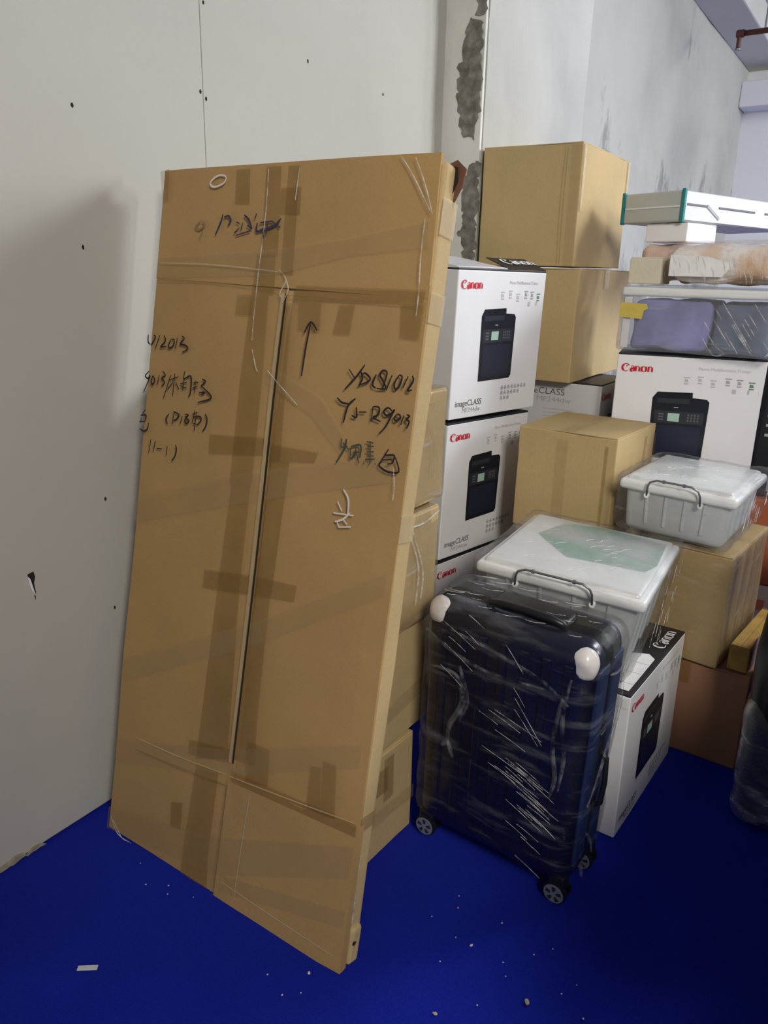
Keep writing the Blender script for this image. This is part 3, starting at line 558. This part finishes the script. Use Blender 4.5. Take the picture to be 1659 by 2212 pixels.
# big brown cartons at the back
carton('brown_carton', 'lower large brown carton at the back, between the printer stack and the right printer carton', pose(-1.065, 2.93, 1.098, 90.5, 0, 0), .66, .42, .433, CBY, tape=PTAPE, seam='v')
t = carton('brown_carton', 'highest large brown carton at the back against the concrete wall', pose(-1.10, 2.949, 1.537, 91.2, 0, -.3), .603, .400, .437, CBY, tape=PTAPE, seam='v', endtape=False)
plate('packing_tape', [rect(.004, .20, .03, .43), rect(.575, .20, .60, .43)], PTAPE, t, face_y(), off=.005)
plate('packing_tape', [rect(.36, .004, .398, .43)], CTAPE, t, face_x(.40), off=.005)
ribbons('crease', [[(.335, .01), (.33, .2), (.335, .42)], [(.345, .01), (.342, .2), (.345, .42)]], .003, TAPE, t, face_x(.40), off=.005, taper=.9)
# mid brown carton
t = carton('brown_carton', 'brown carton behind the two lidded tubs, vertical tape on its front', pose(-.708, 2.45, .640, 86.5, 0, 0), .375, .355, .362, CBY, tape=CTAPE, seam='u', endtape=False)
plate('packing_tape', [rect(.165, .01, .205, .335)], CTAPE, t, face_x(.372), off=.005)
plate('packing_tape', [rect(.335, .02, .345, .332)], TAPE, t, face_x(.372), off=.005)
plate('packing_tape', [rect(.26, .20, .275, .33), rect(.355, .18, .37, .33)], TAPE, t, face_y(), off=.005)
carton('brown_carton', 'plain brown carton hidden under the taped brown carton behind the tubs', pose(-.712, 2.455, 0, 86.5), .365, .34, .633, CBY)
# brown carton under the small tub
t = carton('brown_carton', 'brown film-wrapped carton under the small lidded tub at right', pose(-.301, 2.372, .335, 83.6, 0, -1), .39, .27, .372, CBD, tape=CTAPE, seam='v')
plate('packing_tape', [rect(x, .01, x+.028, .36) for x in (.06, .145, .24, .315)], TAPE, t, face_y(), off=.006)
bm = bm_box(-.005, -.005, -.001, .395, .275, .376, .01, 2, 8); wobble(bm, .005, 9, (3, 0, 0)); finish(bm, 'stretch_film', FILMW, t, True)
carton('brown_carton', 'dark reddish carton on the floor at right, lowest under the small tub', pose(-.20, 2.384, 0, 88), .42, .40, .330, CBR, tape=TAPE, seam='u')
r_ = bpy.data.objects.get('brown_carton')
# yellow and orange cartons glimpsed at the far right
t = carton('yellow_carton', 'low yellow printed carton beside the film-wrapped brown carton at far right', pose(-.215, 2.395, .334, 84), .36, .060, .085, plain('yellow_print', (.45, .27, .04), .4, .3, 20), tape=CTAPE)
plate('printed_patch', [[(.01, .01), (.12, .01), (.10, .11), (.03, .11)], [(.2, .02), (.26, .02), (.27, .09), (.22, .1)]], plain('cream_print', (.6, .42, .30), .5, .2, 20), t, face_y(), off=.0045)
t = carton('cream_carton', 'cream carton with coloured spots behind the wrapped carton at far right edge', pose(-.861, 2.857, 0, 12.6) @ pose(.512, 0, 0, 0), .40, .35, .415, CREAM, tape=CTAPE)
plate('printed_patch', [rect(.08, .32, .11, .36), rect(.13, .28, .16, .32)], plain('orange_print', (.65, .22, .08), .5), t, face_y(), off=.0045)
carton('orange_carton', 'orange-red carton glimpsed behind the small tub at far right edge', pose(-.861, 2.857, .42, 12.6) @ pose(.512, .004, 0, 0), .40, .35, .325, plain('orange_red_carton', (.42, .11, .04), .6, .15, 6), tape=CTAPE)
t = thing('black_case', 'black case standing right of the printer carton at the far right edge', 'case', pose(-.861, 2.857, .75, 12.6) @ pose(.510, .03, 0, 0))
box('case_body', (0, 0, 0), (.36, .26, .482), BLACKPL, t, bev=.012, seg=3)
box('case_seam', (-.002, .12, .01), (.362, .135, .485), PBLK2, t, bev=.002)
plate('printed_marks', [rect(.02, .36-.035*k, .02+.02*(1+k % 2), .37-.035*k) for k in range(5)], GREY, t, face_y(), off=.001)
plate('side_strip', [rect(.055, .02, .075, .49)], GREY, t, face_y(), off=.001)

# ---------------------------------------------------------------- clear box on the right printer carton
TUBM, nt, b = newmat('milky_plastic')
b.inputs['Base Color'].default_value = (.88, .90, .91, 1); b.inputs['Roughness'].default_value = .3; b.inputs['Transmission Weight'].default_value = .0
b.inputs['Subsurface Weight'].default_value = .0; b.inputs['Alpha'].default_value = .94; b.inputs['Coat Weight'].default_value = .6
LIDM = plain('milky_lid', (.93, .95, .95), .3, .04, 9, coat=.7)
def milky():
    out = [n for n in nt.nodes if n.type == 'OUTPUT_MATERIAL'][0]; tl = nt.nodes.new('ShaderNodeBsdfTranslucent'); tl.inputs[0].default_value = (.92, .95, .95, 1)
    mx = nt.nodes.new('ShaderNodeMixShader'); mx.inputs[0].default_value = .5; nt.links.new(b.outputs[0], mx.inputs[1]); nt.links.new(tl.outputs[0], mx.inputs[2]); nt.links.new(mx.outputs[0], out.inputs['Surface'])
b.inputs['Alpha'].default_value = 1
milky()
CLEARP, nt, b = newmat('clear_plastic')
b.inputs['Base Color'].default_value = (.75, .80, .88, 1); b.inputs['Roughness'].default_value = .12; b.inputs['Alpha'].default_value = .16; b.inputs['Specular IOR Level'].default_value = .8
CLOTH = plain('lavender_blue_cloth', (.27, .27, .56), .9, .3, 7)
P = pose(-.868, 2.868, 1.249, 1.5, 0, 0)
t = thing('clear_storage_box', 'clear plastic storage box of lavender things in film, yellow sticker at its corner', 'storage box', P)
wu, wv, h = .508, .38, .222
box('box_wall', (0, 0, 0), (wu, wv, h-.03), CLEARP, t, bev=.012, seg=3)
box('lid', (-.006, -.006, h-.032), (wu+.006, wv+.006, h), LIDM, t, bev=.010, seg=3)
plate('corner_post', [rect(.006, .01, .032, h-.035)], WHITEBOX, t, face_y(), off=.001)
bm = bm_box(.035, .014, .008, .30, wv-.02, h-.045, .02, 3, 7); wobble(bm, .014, 11); finish(bm, 'folded_cloth', CLOTH, t, True)
bm = bm_box(.31, .016, .008, wu-.02, wv-.02, h-.05, .02, 3, 7); wobble(bm, .016, 9, (4, 4, 4)); finish(bm, 'folded_cloth', plain('slate_blue_cloth', (.10, .13, .20), .9, .4, 9), t, True)
plate('yellow_label', [[(-.005, .118), (.075, .112), (.080, .14), (.094, .15), (.088, .165), (-.005, .168)]], plain('yellow_paper', (.62, .50, .10), .6), t, face_y(), off=.014)
bm = bm_box(-.010, -.012, .0, wu+.012, wv+.01, h+.004, .012, 2, 14); wobble(bm, .007, 7, (8, 1, 0)); finish(bm, 'stretch_film', FILMW, t, True)
random.seed(11)
cr = []
for k in range(16):
    x = .28+.2*random.random(); y = .19-.13*random.random(); L_ = random.uniform(.03, .11); cr.append([(x, y), (x+L_*.4, y-L_*.55), (min(x+L_*.8, .50), max(y-L_*1.1, .012))])
ribbons('film_crease', cr, .0035, GLINT, t, face_y(), off=.018, taper=.1, ridge=.001)
# small cream box, bubble wrapped bundle, white box, grey case on top
P0 = pose(-.868, 2.868, 1.482, 1.5, 0, 0)
t = carton('cream_carton', 'small cream carton on the clear storage box beside the back brown cartons', P0 @ pose(.0, .03, 0, 0), .112, .15, .090, CREAM, tape=CTAPE, toptape=False)
ORW, nt, b = newmat('bubble_wrapped_orange')
n = noise_node(nt, 6, 6, sc3=(1, 1, .45)); n2 = noise_node(nt, 70, 2)
r = ramp(nt, n.outputs[0], [(.36, (.72, .38, .15)), (.46, (.84, .62, .46)), (.54, (.93, .90, .88)), (.68, (.86, .68, .55))])
nt.links.new(r.outputs[0], b.inputs['Base Color']); b.inputs['Roughness'].default_value = .25; b.inputs['Coat Weight'].default_value = .6; bump(nt, b, n2.outputs[0], .5, .006)
t = thing('wrapped_bundle', 'orange and white bubble-wrapped bundle lying on the clear storage box', 'bundle', P0 @ pose(.0, .02, .008, 0))
bm = bm_box(.135, .0, 0, .62, .33, .125, .045, 4, 10)
for v in bm.verts:
    if v.co.z > .06: v.co.z += .16*max(0, (v.co.x-.42))
    v.co += Vector((.4, .6, 1))*.014*noise.noise(v.co*14)
finish(bm, 'bundle_body', ORW, t, True)
bm = bm_box(-.02, .215, 0, .16, .34, .135, .04, 4, 8); wobble(bm, .012, 14); finish(bm, 'bundle_end', plain('pink_bubble_wrap', (.66, .48, .40), .35, .2, 12, coat=.4), t, True)
plate('white_paper_panel', [[(.145, .02), (.32, .02), (.35, .06), (.27, .085), (.145, .09)]], WLAB, t, face_y(), off=.016)
bm = bm_box(.125, -.012, .006, .63, .33, .138, .045, 4, 12); 
for v in bm.verts:
    if v.co.z > .06: v.co.z += .16*max(0, (v.co.x-.42))
wobble(bm, .010, 10, (1, 9, 2)); finish(bm, 'stretch_film', FILMW, t, True)
random.seed(3); cr = []
for k in range(30):
    x = random.uniform(.15, .50); y = random.uniform(.03, .10); l_ = random.uniform(.015, .05); cr.append([(x, y), (x+l_*.25, y-l_*.5), (x+l_*.35, y-l_)])
ribbons('film_crease', cr, .0030, GLINT, t, face_y(), off=.022, taper=.1, ridge=.001)

t = carton('white_carton', 'flat white carton between the bubble-wrapped bundle and the grey case', pose(-.735, 3.11, 1.634, 74), .22, .17, .066, WHITEBOX, toptape=False)
t = thing('grey_case', 'long grey plastic case with teal end rims on top of the right-hand pile', 'case', pose(-.755, 3.09, 1.703, 72, -.6, 0))
CASE = plain('grey_green_plastic', (.47, .49, .46), .45, .06, 6); CASEW = plain('pale_case_face', (.72, .74, .74), .4, .04, 6); TEAL = plain('teal_rim', (.02, .22, .23), .4, .2, 12)
box('case_body', (0, 0, 0), (.80, .255, .108), CASE, t, bev=.008, seg=3)
plate('case_face', [rect(.01, .006, .79, .102)], CASEW, t, face_y(), off=.003, th=.002)
box('teal_rim', (-.006, -.006, -.003), (.010, .008, .113), TEAL, t, bev=.003)
box('teal_rim', (-.006, .248, -.003), (.010, .262, .113), TEAL, t, bev=.003)
box('ridge', (-.003, .01, .05), (.001, .245, .056), CASEW, t, bev=.001)
for x0, x1 in ((.02, .16), (.24, .52), (.6, .75)): box('latch_slot', (x0, -.005, .056), (x1, -.001, .064), DGREY, t, bev=.001)
o = box('latch_lever', (0, -.006, 0), (.10, -.001, .012), GREY, t, bev=.001); o.matrix_local = Matrix.Translation((.155, 0, .056)) @ Matrix.Rotation(math.radians(24), 4, 'Y')

# ---------------------------------------------------------------- lidded tubs with wire handles
def tub(label, P, wu, wv, h, green=False, seed=0, tp=.85):
    t = thing('storage_tub', label, 'storage tub', P, 'lidded storage tubs')
    # tapered body
    bm = bm_box(.012, .012, 0, wu-.012, wv-.012, h-.035, .022, 4, 0)
    for v in bm.verts:
        k = tp+(1-tp)*v.co.z/h; v.co.x = wu/2+(v.co.x-wu/2)*k; v.co.y = wv/2+(v.co.y-wv/2)*k
    finish(bm, 'tub_body', TUBM, t, True)
    bm = bm_box(-.002, -.002, h-.045, wu+.002, wv+.002, h-.012, .012, 4, 0); finish(bm, 'lid_rim', LIDM, t, True)
    bm = bm_box(.014, .014, h-.03, wu-.014, wv-.014, h, .014, 4, 0); finish(bm, 'lid', LIDM, t, True)
    box('contents', (.07, .07, .012), (wu-.07, wv-.07, h*.62), plain('white_contents', (.80, .84, .86), .6, .25, 14), t, bev=.03, seg=3, cuts=3, amp=.012, smooth=True)
    def rib(x0, y0, x1, y1):
        bm = bm_box(x0, y0, .03, x1, y1, h-.05, .003)
        for v in bm.verts:
            k = tp+(1-tp)*v.co.z/h; v.co.x = wu/2+(v.co.x-wu/2)*k; v.co.y = wv/2+(v.co.y-wv/2)*k
        finish(bm, 'body_rib', TUBM, t)
    for k in range(4): rib(.006, .08+k*(wv-.17)/3, .016, .09+k*(wv-.17)/3)
    for k in range(4): rib(.07+k*(wu-.16)/3, .006, .085+k*(wu-.16)/3, .016)
    if green: plate('green_sheet', [[(.17, .04), (.24, .02), (wu-.06, .03), (wu-.03, wv*.5), (wu-.07, wv-.12), (wu-.2, wv-.08), (.24, wv-.12), (.15, wv*.55)]], film('pale_green_film', .0, .60, 4.0, (1, .7, 1), lo=.40, hi=.72, tint=(.26, .62, .45)), t, Matrix.Identity(4), off=h+.002)
    # wire bail handle on the near end, standing up from its pivots
    y0, y1 = wv*.28, wv*.74; z0 = h-.05
    hd = tube('wire_handle', [(-.008, y0, z0), (-.016, y0+.002, z0+.03), (-.020, y0+.008, z0+.046), (-.021, y0+.028, z0+.056), (-.021, (y0+y1)/2, z0+.056), (-.021, y1-.028, z0+.056), (-.020, y1-.008, z0+.046), (-.016, y1-.002, z0+.03), (-.008, y1, z0)], .0032, CHROME, t)
    for yy in (y0+.05, y1-.05): cyl('handle_collar', (-.021, yy, z0+.056), (0, 1, 0), .0055, .008, CHROME, hd, seg=12)
    for yy in (y0, y1): cyl('handle_pivot', (-.004, yy, z0), (1, 0, 0), .008, .012, LIDM, t, seg=12)
    bm = bm_box(-.010, -.012, -.0, wu+.012, wv+.012, h+.006, .02, 3, 16)
    for v in bm.verts:
        k = tp+(1-tp)*v.co.z/h+.01; v.co.x = wu/2+(v.co.x-wu/2)*k; v.co.y = wv/2+(v.co.y-wv/2)*k
    wobble(bm, .008, 11, (seed, 0, 0)); wobble(bm, .004, 30, (seed, 3, 0)); finish(bm, 'stretch_film', FILMW, t, True)
    random.seed(seed+5); cr = []
    for k in range(22):
        x = random.uniform(.05, wu-.08); y = random.uniform(.10, wv-.08); L_ = random.uniform(.012, .04); cr.append([(x, y), (x-L_*.4, y+L_*.5), (x-L_, y+L_*.7)])
    ribbons('film_crease', cr, .0032, GLINT, t, Matrix.Identity(4), off=h+.010, taper=.1, ridge=.001)
    cr = []
    for k in range(18):
        x = random.uniform(.05, wu-.05); y = random.uniform(.04, h-.06); L_ = random.uniform(.015, .05); cr.append([(x, y), (x+L_*.3, y+L_*.6), (x+L_*.45, y+L_)])
    ribbons('film_crease', cr, .0030, GLINT, t, face_y(), off=.018, taper=.1, ridge=.001)
    return t
tub('large milky lidded tub with wire handle right behind the suitcase, green sheet on lid', pose(-.426, 1.838, .456, 93.9, 2.4, -.9), .485, .460, .280, True, 1)
tub('small milky lidded tub with a wire handle on the brown carton at right', pose(-.318, 2.350, .722, 86.5, 1.2, -.4), .400, .350, .180, False, 7, .93)

# ---------------------------------------------------------------- film-wrapped suitcase
SM = pose(-.442, 1.515, .055, 88.0, 1.6, -1.5)
t = thing('suitcase', 'navy hard-shell suitcase wrapped in clear film, on four castors beside the brown cartons', 'suitcase', SM)
wu, wv, h = .215, .443, .668
bm = bm_box(.004, 0, 0, wu-.004, wv, h, .048, 6, 0); finish(bm, 'shell', SUIT, t, True)
bm = bm_box(wu*.49, -.002, -.002, wu*.51+.006, wv+.002, h+.002, .045, 6, 0)
finish(bm, 'shell_seam', BLACKPL, t, True)
for k in range(7):
    y = .06+k*(wv-.12)/6
    box('shell_rib', (-.0005, y-.012, .05), (.009, y+.012, h-.05), SUIT, t, bev=.006, seg=3)
for k in range(2): box('side_panel', (.03+.09*k, -.005, .06), (.095+.09*k, .006, h-.06), SUITS, t, bev=.006, seg=3)
for y, z in ((.035, h-.045), (wv-.035, h-.035)):
    bm = bmesh.new(); bmesh.ops.create_icosphere(bm, subdivisions=3, radius=.040)
    for v in bm.verts: v.co = Vector((v.co.x*.75+.030, v.co.y*.85+y, v.co.z*.95+z)); v.co += .006*Vector((1, 1, 1))*noise.noise(v.co*30)
    finish(bm, 'corner_pad', PEARL, t, True)
# top handle + telescopic handle recess
bm = bm_box(.075, .10, h-.004, .145, .30, h+.012, .012, 3, 0); finish(bm, 'handle_recess', BLACKPL, t, True)
tube('carry_handle', [(.07, .10, h), (.062, .11, h+.012), (.06, .14, h+.018), (.06, .20, h+.020), (.06, .26, h+.018), (.062, .29, h+.012), (.07, .30, h)], .010, BLACKPL, t)
box('lock', (.09, -.008, h*.50), (.125, .004, h*.62), BLACKPL, t, bev=.003)
tube('side_handle', [(.108, -.004, .20), (.108, -.022, .215), (.108, -.026, .28), (.108, -.022, .345), (.108, -.004, .36)], .007, BLACKPL, t)
# castors
def castor(x, y, face=1):
    hs = box('castor_housing', (x-.020, y-.022, -.018), (x+.024, y+.022, .03), BLACKPL, t, bev=.008, seg=3)
    for s in (-1,):
        wz = -.024
        wh = cyl('wheel', (x-.014, y, wz), (1, 0, 0), .031, .016, BLACKPL, hs, seg=28, bev=.003)
        hub = cyl('hub_ring', (x-.0225, y, wz), (1, 0, 0), .0260, .002, SILVER, hs, seg=28)
        bm = bmesh.new()
        for k in range(5):
            a = 2*math.pi*k/5+.3; c_, s_ = math.cos(a), math.sin(a)
            pts = [(.008, -.003), (.021, -.0055), (.021, .0055), (.008, .003)]
            vs = [bm.verts.new((x-.0245, y+px*c_-py*s_, wz+px*s_+py*c_)) for px, py in pts]; bm.faces.new(vs)
        finish(bm, 'hub_opening', DARKGAP, hs)
        cyl('wheel', (x+.016, y, wz), (1, 0, 0), .031, .012, BLACKPL, hs, seg=28, bev=.003)
castor(.032, wv-.030); castor(.032, .030); castor(wu-.035, .020); castor(wu-.035, wv-.030)
# film around it
bm = bm_box(-.012, -.012, .004, wu+.012, wv+.012, h+.012, .055, 5, 0)
bmesh.ops.subdivide_edges(bm, edges=[e for e in bm.edges if e.calc_length() > .1], cuts=16, use_grid_fill=True)
wobble(bm, .007, 9, (5, 5, 0)); wobble(bm, .003, 26, (2, 8, 0))
finish(bm, 'stretch_film', FILM, t, True)
random.seed(21); cr = []
def fan(x0, z0, n, dx, dz, spread, L):
    for k in range(n):
        a = random.uniform(-spread, spread); x = x0+random.uniform(-.04, .04); z = z0+random.uniform(-.09, .09); l_ = random.uniform(.3, 1)*L
        d = Vector((dx+a*.3, dz+a)).normalized()*l_
        cr.append([(x, z), (x+d.x*.5, z+d.y*.5+.001), (x+d.x, z+d.y)])
fan(.30, .24, 20, .85, -.36, .05, .12); fan(.34, .14, 8, .85, -.42, .04, .09); fan(.20, .38, 7, .85, -.28, .05, .18); fan(.10, .60, 6, .8, -.42, .08, .12); fan(.25, .56, 4, .6, -.7, .05, .16)
cr = [c for c in cr if max(p[0] for p in c) < wv-.03 and min(p[1] for p in c) > .03]
FX = face_x(wv)
ribbons('film_crease', cr, .0018, GLINT, t, FX, off=.019, taper=.1, ridge=.001)
CRE = film('hazy_bunched_film', .0, .26, 26, (1, 1, 1), lo=.42, hi=.78)
ribbons('bunched_film', [[(.02, .50), (.09, .505), (.12, .49), (.135, .44), (.125, .40), (.105, .36), (.10, .31), (.11, .27)], [(.12, .53), (.14, .47), (.145, .43), (.13, .38)], [(.085, .285), (.10, .30), (.118, .262)]], .016, CRE, t, FX, off=.019, taper=.15, ridge=.004)
cr = [[(.02, .60), (.10, .56), (.20, .54), (.34, .55)], [(.08, .62), (.20, .60), (.33, .57), (.40, .53)], [(.40, .60), (.39, .50), (.405, .40), (.40, .30)], [(.385, .56), (.375, .42), (.39, .33), (.38, .27)]]
ribbons('bunched_film', cr, .012, CRE, t, FX, off=.019, taper=.15, ridge=.003)
cr = [[(.17, .50), (.13, .42), (.06, .30), (.02, .26)], [(.18, .47), (.14, .40), (.08, .31)], [(.02, .12), (.05, .06), (.06, .02)], [(.04, .17), (.09, .11), (.11, .06)], [(.03, .08), (.05, .03)], [(.15, .56), (.17, .5), (.16, .42)], [(.05, .60), (.12, .58), (.19, .60)]]
ribbons('bunched_film', cr, .010, CRE, t, face_y(), off=.018, taper=.15, ridge=.003)
random.seed(5); cr = []
for k in range(26):
    x = random.uniform(.02, wu-.03); y = random.uniform(.03, wv-.06); l_ = random.uniform(.02, .06); cr.append([(x, y), (x-l_*.25, y+l_*.5), (x-l_*.3, y+l_)])
ribbons('film_crease', cr, .0032, GLINT, t, Matrix.Identity(4), off=h+.018, taper=.1, ridge=.001)
for (a, b_) in (((-.018, .03), (.10, .03)),):
    pass

# ---------------------------------------------------------------- black wrapped bundle at the right edge, added shade box beside it
def blob(name, label, loc, sx, sy, sz, seed, filmed=True, lean=0):
    t = thing(name, label, 'bundle', Matrix.Translation(loc))
    bm = bm_box(0, 0, 0, sx, sy, sz, .075, 5, 0)
    bmesh.ops.subdivide_edges(bm, edges=[e for e in bm.edges if e.calc_length() > .12], cuts=10, use_grid_fill=True)
    for v in bm.verts: v.co.x += lean*(v.co.z/sz)**2.0
    wobble(bm, .018, 5, (seed, 0, 0)); finish(bm, 'bundle_body', BLACKPL, t, True)
    if filmed:
        bm = bm_box(-.006, -.008, .0, sx+.006, sy+.006, sz*.46, .05, 4, 0)
        bmesh.ops.subdivide_edges(bm, edges=[e for e in bm.edges if e.calc_length() > .12], cuts=14, use_grid_fill=True)
        for v in bm.verts:
            v.co.x += lean*(v.co.z/sz)**2
            if v.co.z > sz*.2: v.co.z -= .9*max(0, v.co.x-.02)*(v.co.z/sz)*2
        wobble(bm, .018, 5, (seed, 0, 0)); wobble(bm, .006, 16, (seed, 0, 5)); finish(bm, 'stretch_film', FILMD, t, True)
    return t
blob('black_bundle', 'big black bundle with clear film round its base at the right edge', (-.172, 2.115, .0), 1.6, .42, .86, 3, lean=-.01)  # its unseen right part is stretched wide to shade the floor
t = thing('floor_shade_box', 'unseen black box added outside the frame at right to shade the floor', 'shade box', Matrix.Translation((.16, .62, 0)))  # added out of view to darken the floor at right
box('shade_box_body', (0, 0, .03), (.8, 1.25, .9), BLACKPL, t, bev=.01)
box('shade_box_base', (.03, .03, 0), (.77, 1.22, .03), PBLK2, t, bev=0)

# ---------------------------------------------------------------- sprinkler pipe
PIPE = plain('dark_red_pipe_paint', (.10, .03, .025), .5, .2, 20)
t = thing('sprinkler_pipe', 'dark red pipe on thin hangers below the ceiling at top right', 'pipe', Matrix.Translation((0, 6.0, 3.035)))
tube('pipe_run', [(-1.235, 0, 0), (1.5, 0, 0)], .017, PIPE, t, 12)
cyl('elbow', (-1.245, 0, 0), (1, 0, 0), .024, .05, PIPE, t, 14, .004)
cyl('drop_nipple', (-1.250, 0, -.045), (0, 0, 1), .014, .07, PIPE, t, 12)
cyl('sprinkler_head', (-1.250, 0, -.09), (0, 0, 1), .02, .01, CHROME, t, 12)
for x in (-1.10, .2, 1.3): cyl('hanger_rod', (x, 0, .195), (0, 0, 1), .006, .38, CHROME, t, 8)

# ---------------------------------------------------------------- litter on the floor
SCRAP = plain('pale_scrap', (.62, .64, .66), .6); TANS = plain('tan_crumb', (.42, .36, .27), .8)
t = box('paper_scrap', (-.022, -.006, 0), (.022, .006, .0025), SCRAP, bev=.0005); t.location = (-1.26, .753, .0005); t.rotation_euler[2] = math.radians(38)
tag(t, 'small pale paper strip lying on the blue floor at lower left', 'scrap')
def crumb(name, x, y, r, m, label, group=None, seed=0):
    bm = bmesh.new(); bmesh.ops.create_icosphere(bm, subdivisions=2, radius=r)
    for v in bm.verts: v.co.z = v.co.z*.4+r*.4; v.co.x *= .7+.5*math.sin(seed*3.1)**2; v.co += Vector((1, 1, .3))*r*.35*noise.noise(v.co*(1.4/r)+Vector((seed, 0, 0)))
    o = finish(bm, name, m); o.location = (x, y, .0); o.rotation_euler[2] = seed
    tag(o, label, 'scrap', group); return o
crumb('plaster_crumb', -.414, 1.237, .0068, TANS, 'largest tan crumb on the floor, by the bottom edge right of centre', seed=1)
crumb('plaster_crumb', -.565, 1.101, .0050, TANS, 'tan crumb on the floor cut close by the bottom edge, left of the largest', seed=2)
crumb('plaster_crumb', -.581, 1.299, .0048, SCRAP, 'bright white chip on the floor between the flat carton and the suitcase', seed=3)
crumb('plaster_crumb', -.846, 1.025, .0042, SCRAP, 'white chip just below the lowest corner of the leaning flat carton', seed=4)
random.seed(33)
fl = [(-.83, .977), (-.622, 1.299), (-.676, 1.415), (-1.20, 1.13), (-1.28, 1.06), (-1.35, 1.05), (-1.30, 1.02), (-1.22, 1.03), (-.50, 1.30), (-.45, 1.36), (-.36, 1.30), (-.30, 1.27), (-.62, 1.22), (-.70, 1.32), (-.55, 1.40), (-.66, 1.38), (-1.42, 1.03), (-.42, 1.40), (-.50, 1.17), (-.34, 1.34), (-.92, .97), (-.86, .95), (-.48, 1.27)]
for k, (x, y) in enumerate(fl):
    if y > 1.0 and x < -.8 and y > 1.04 and x > -1.6: y -= .06
    crumb('plaster_crumb', x, y, random.uniform(.0013, .0024), SCRAP, 'tiny pale fleck scattered on the blue floor', 'tiny flecks on the floor', seed=k+9)
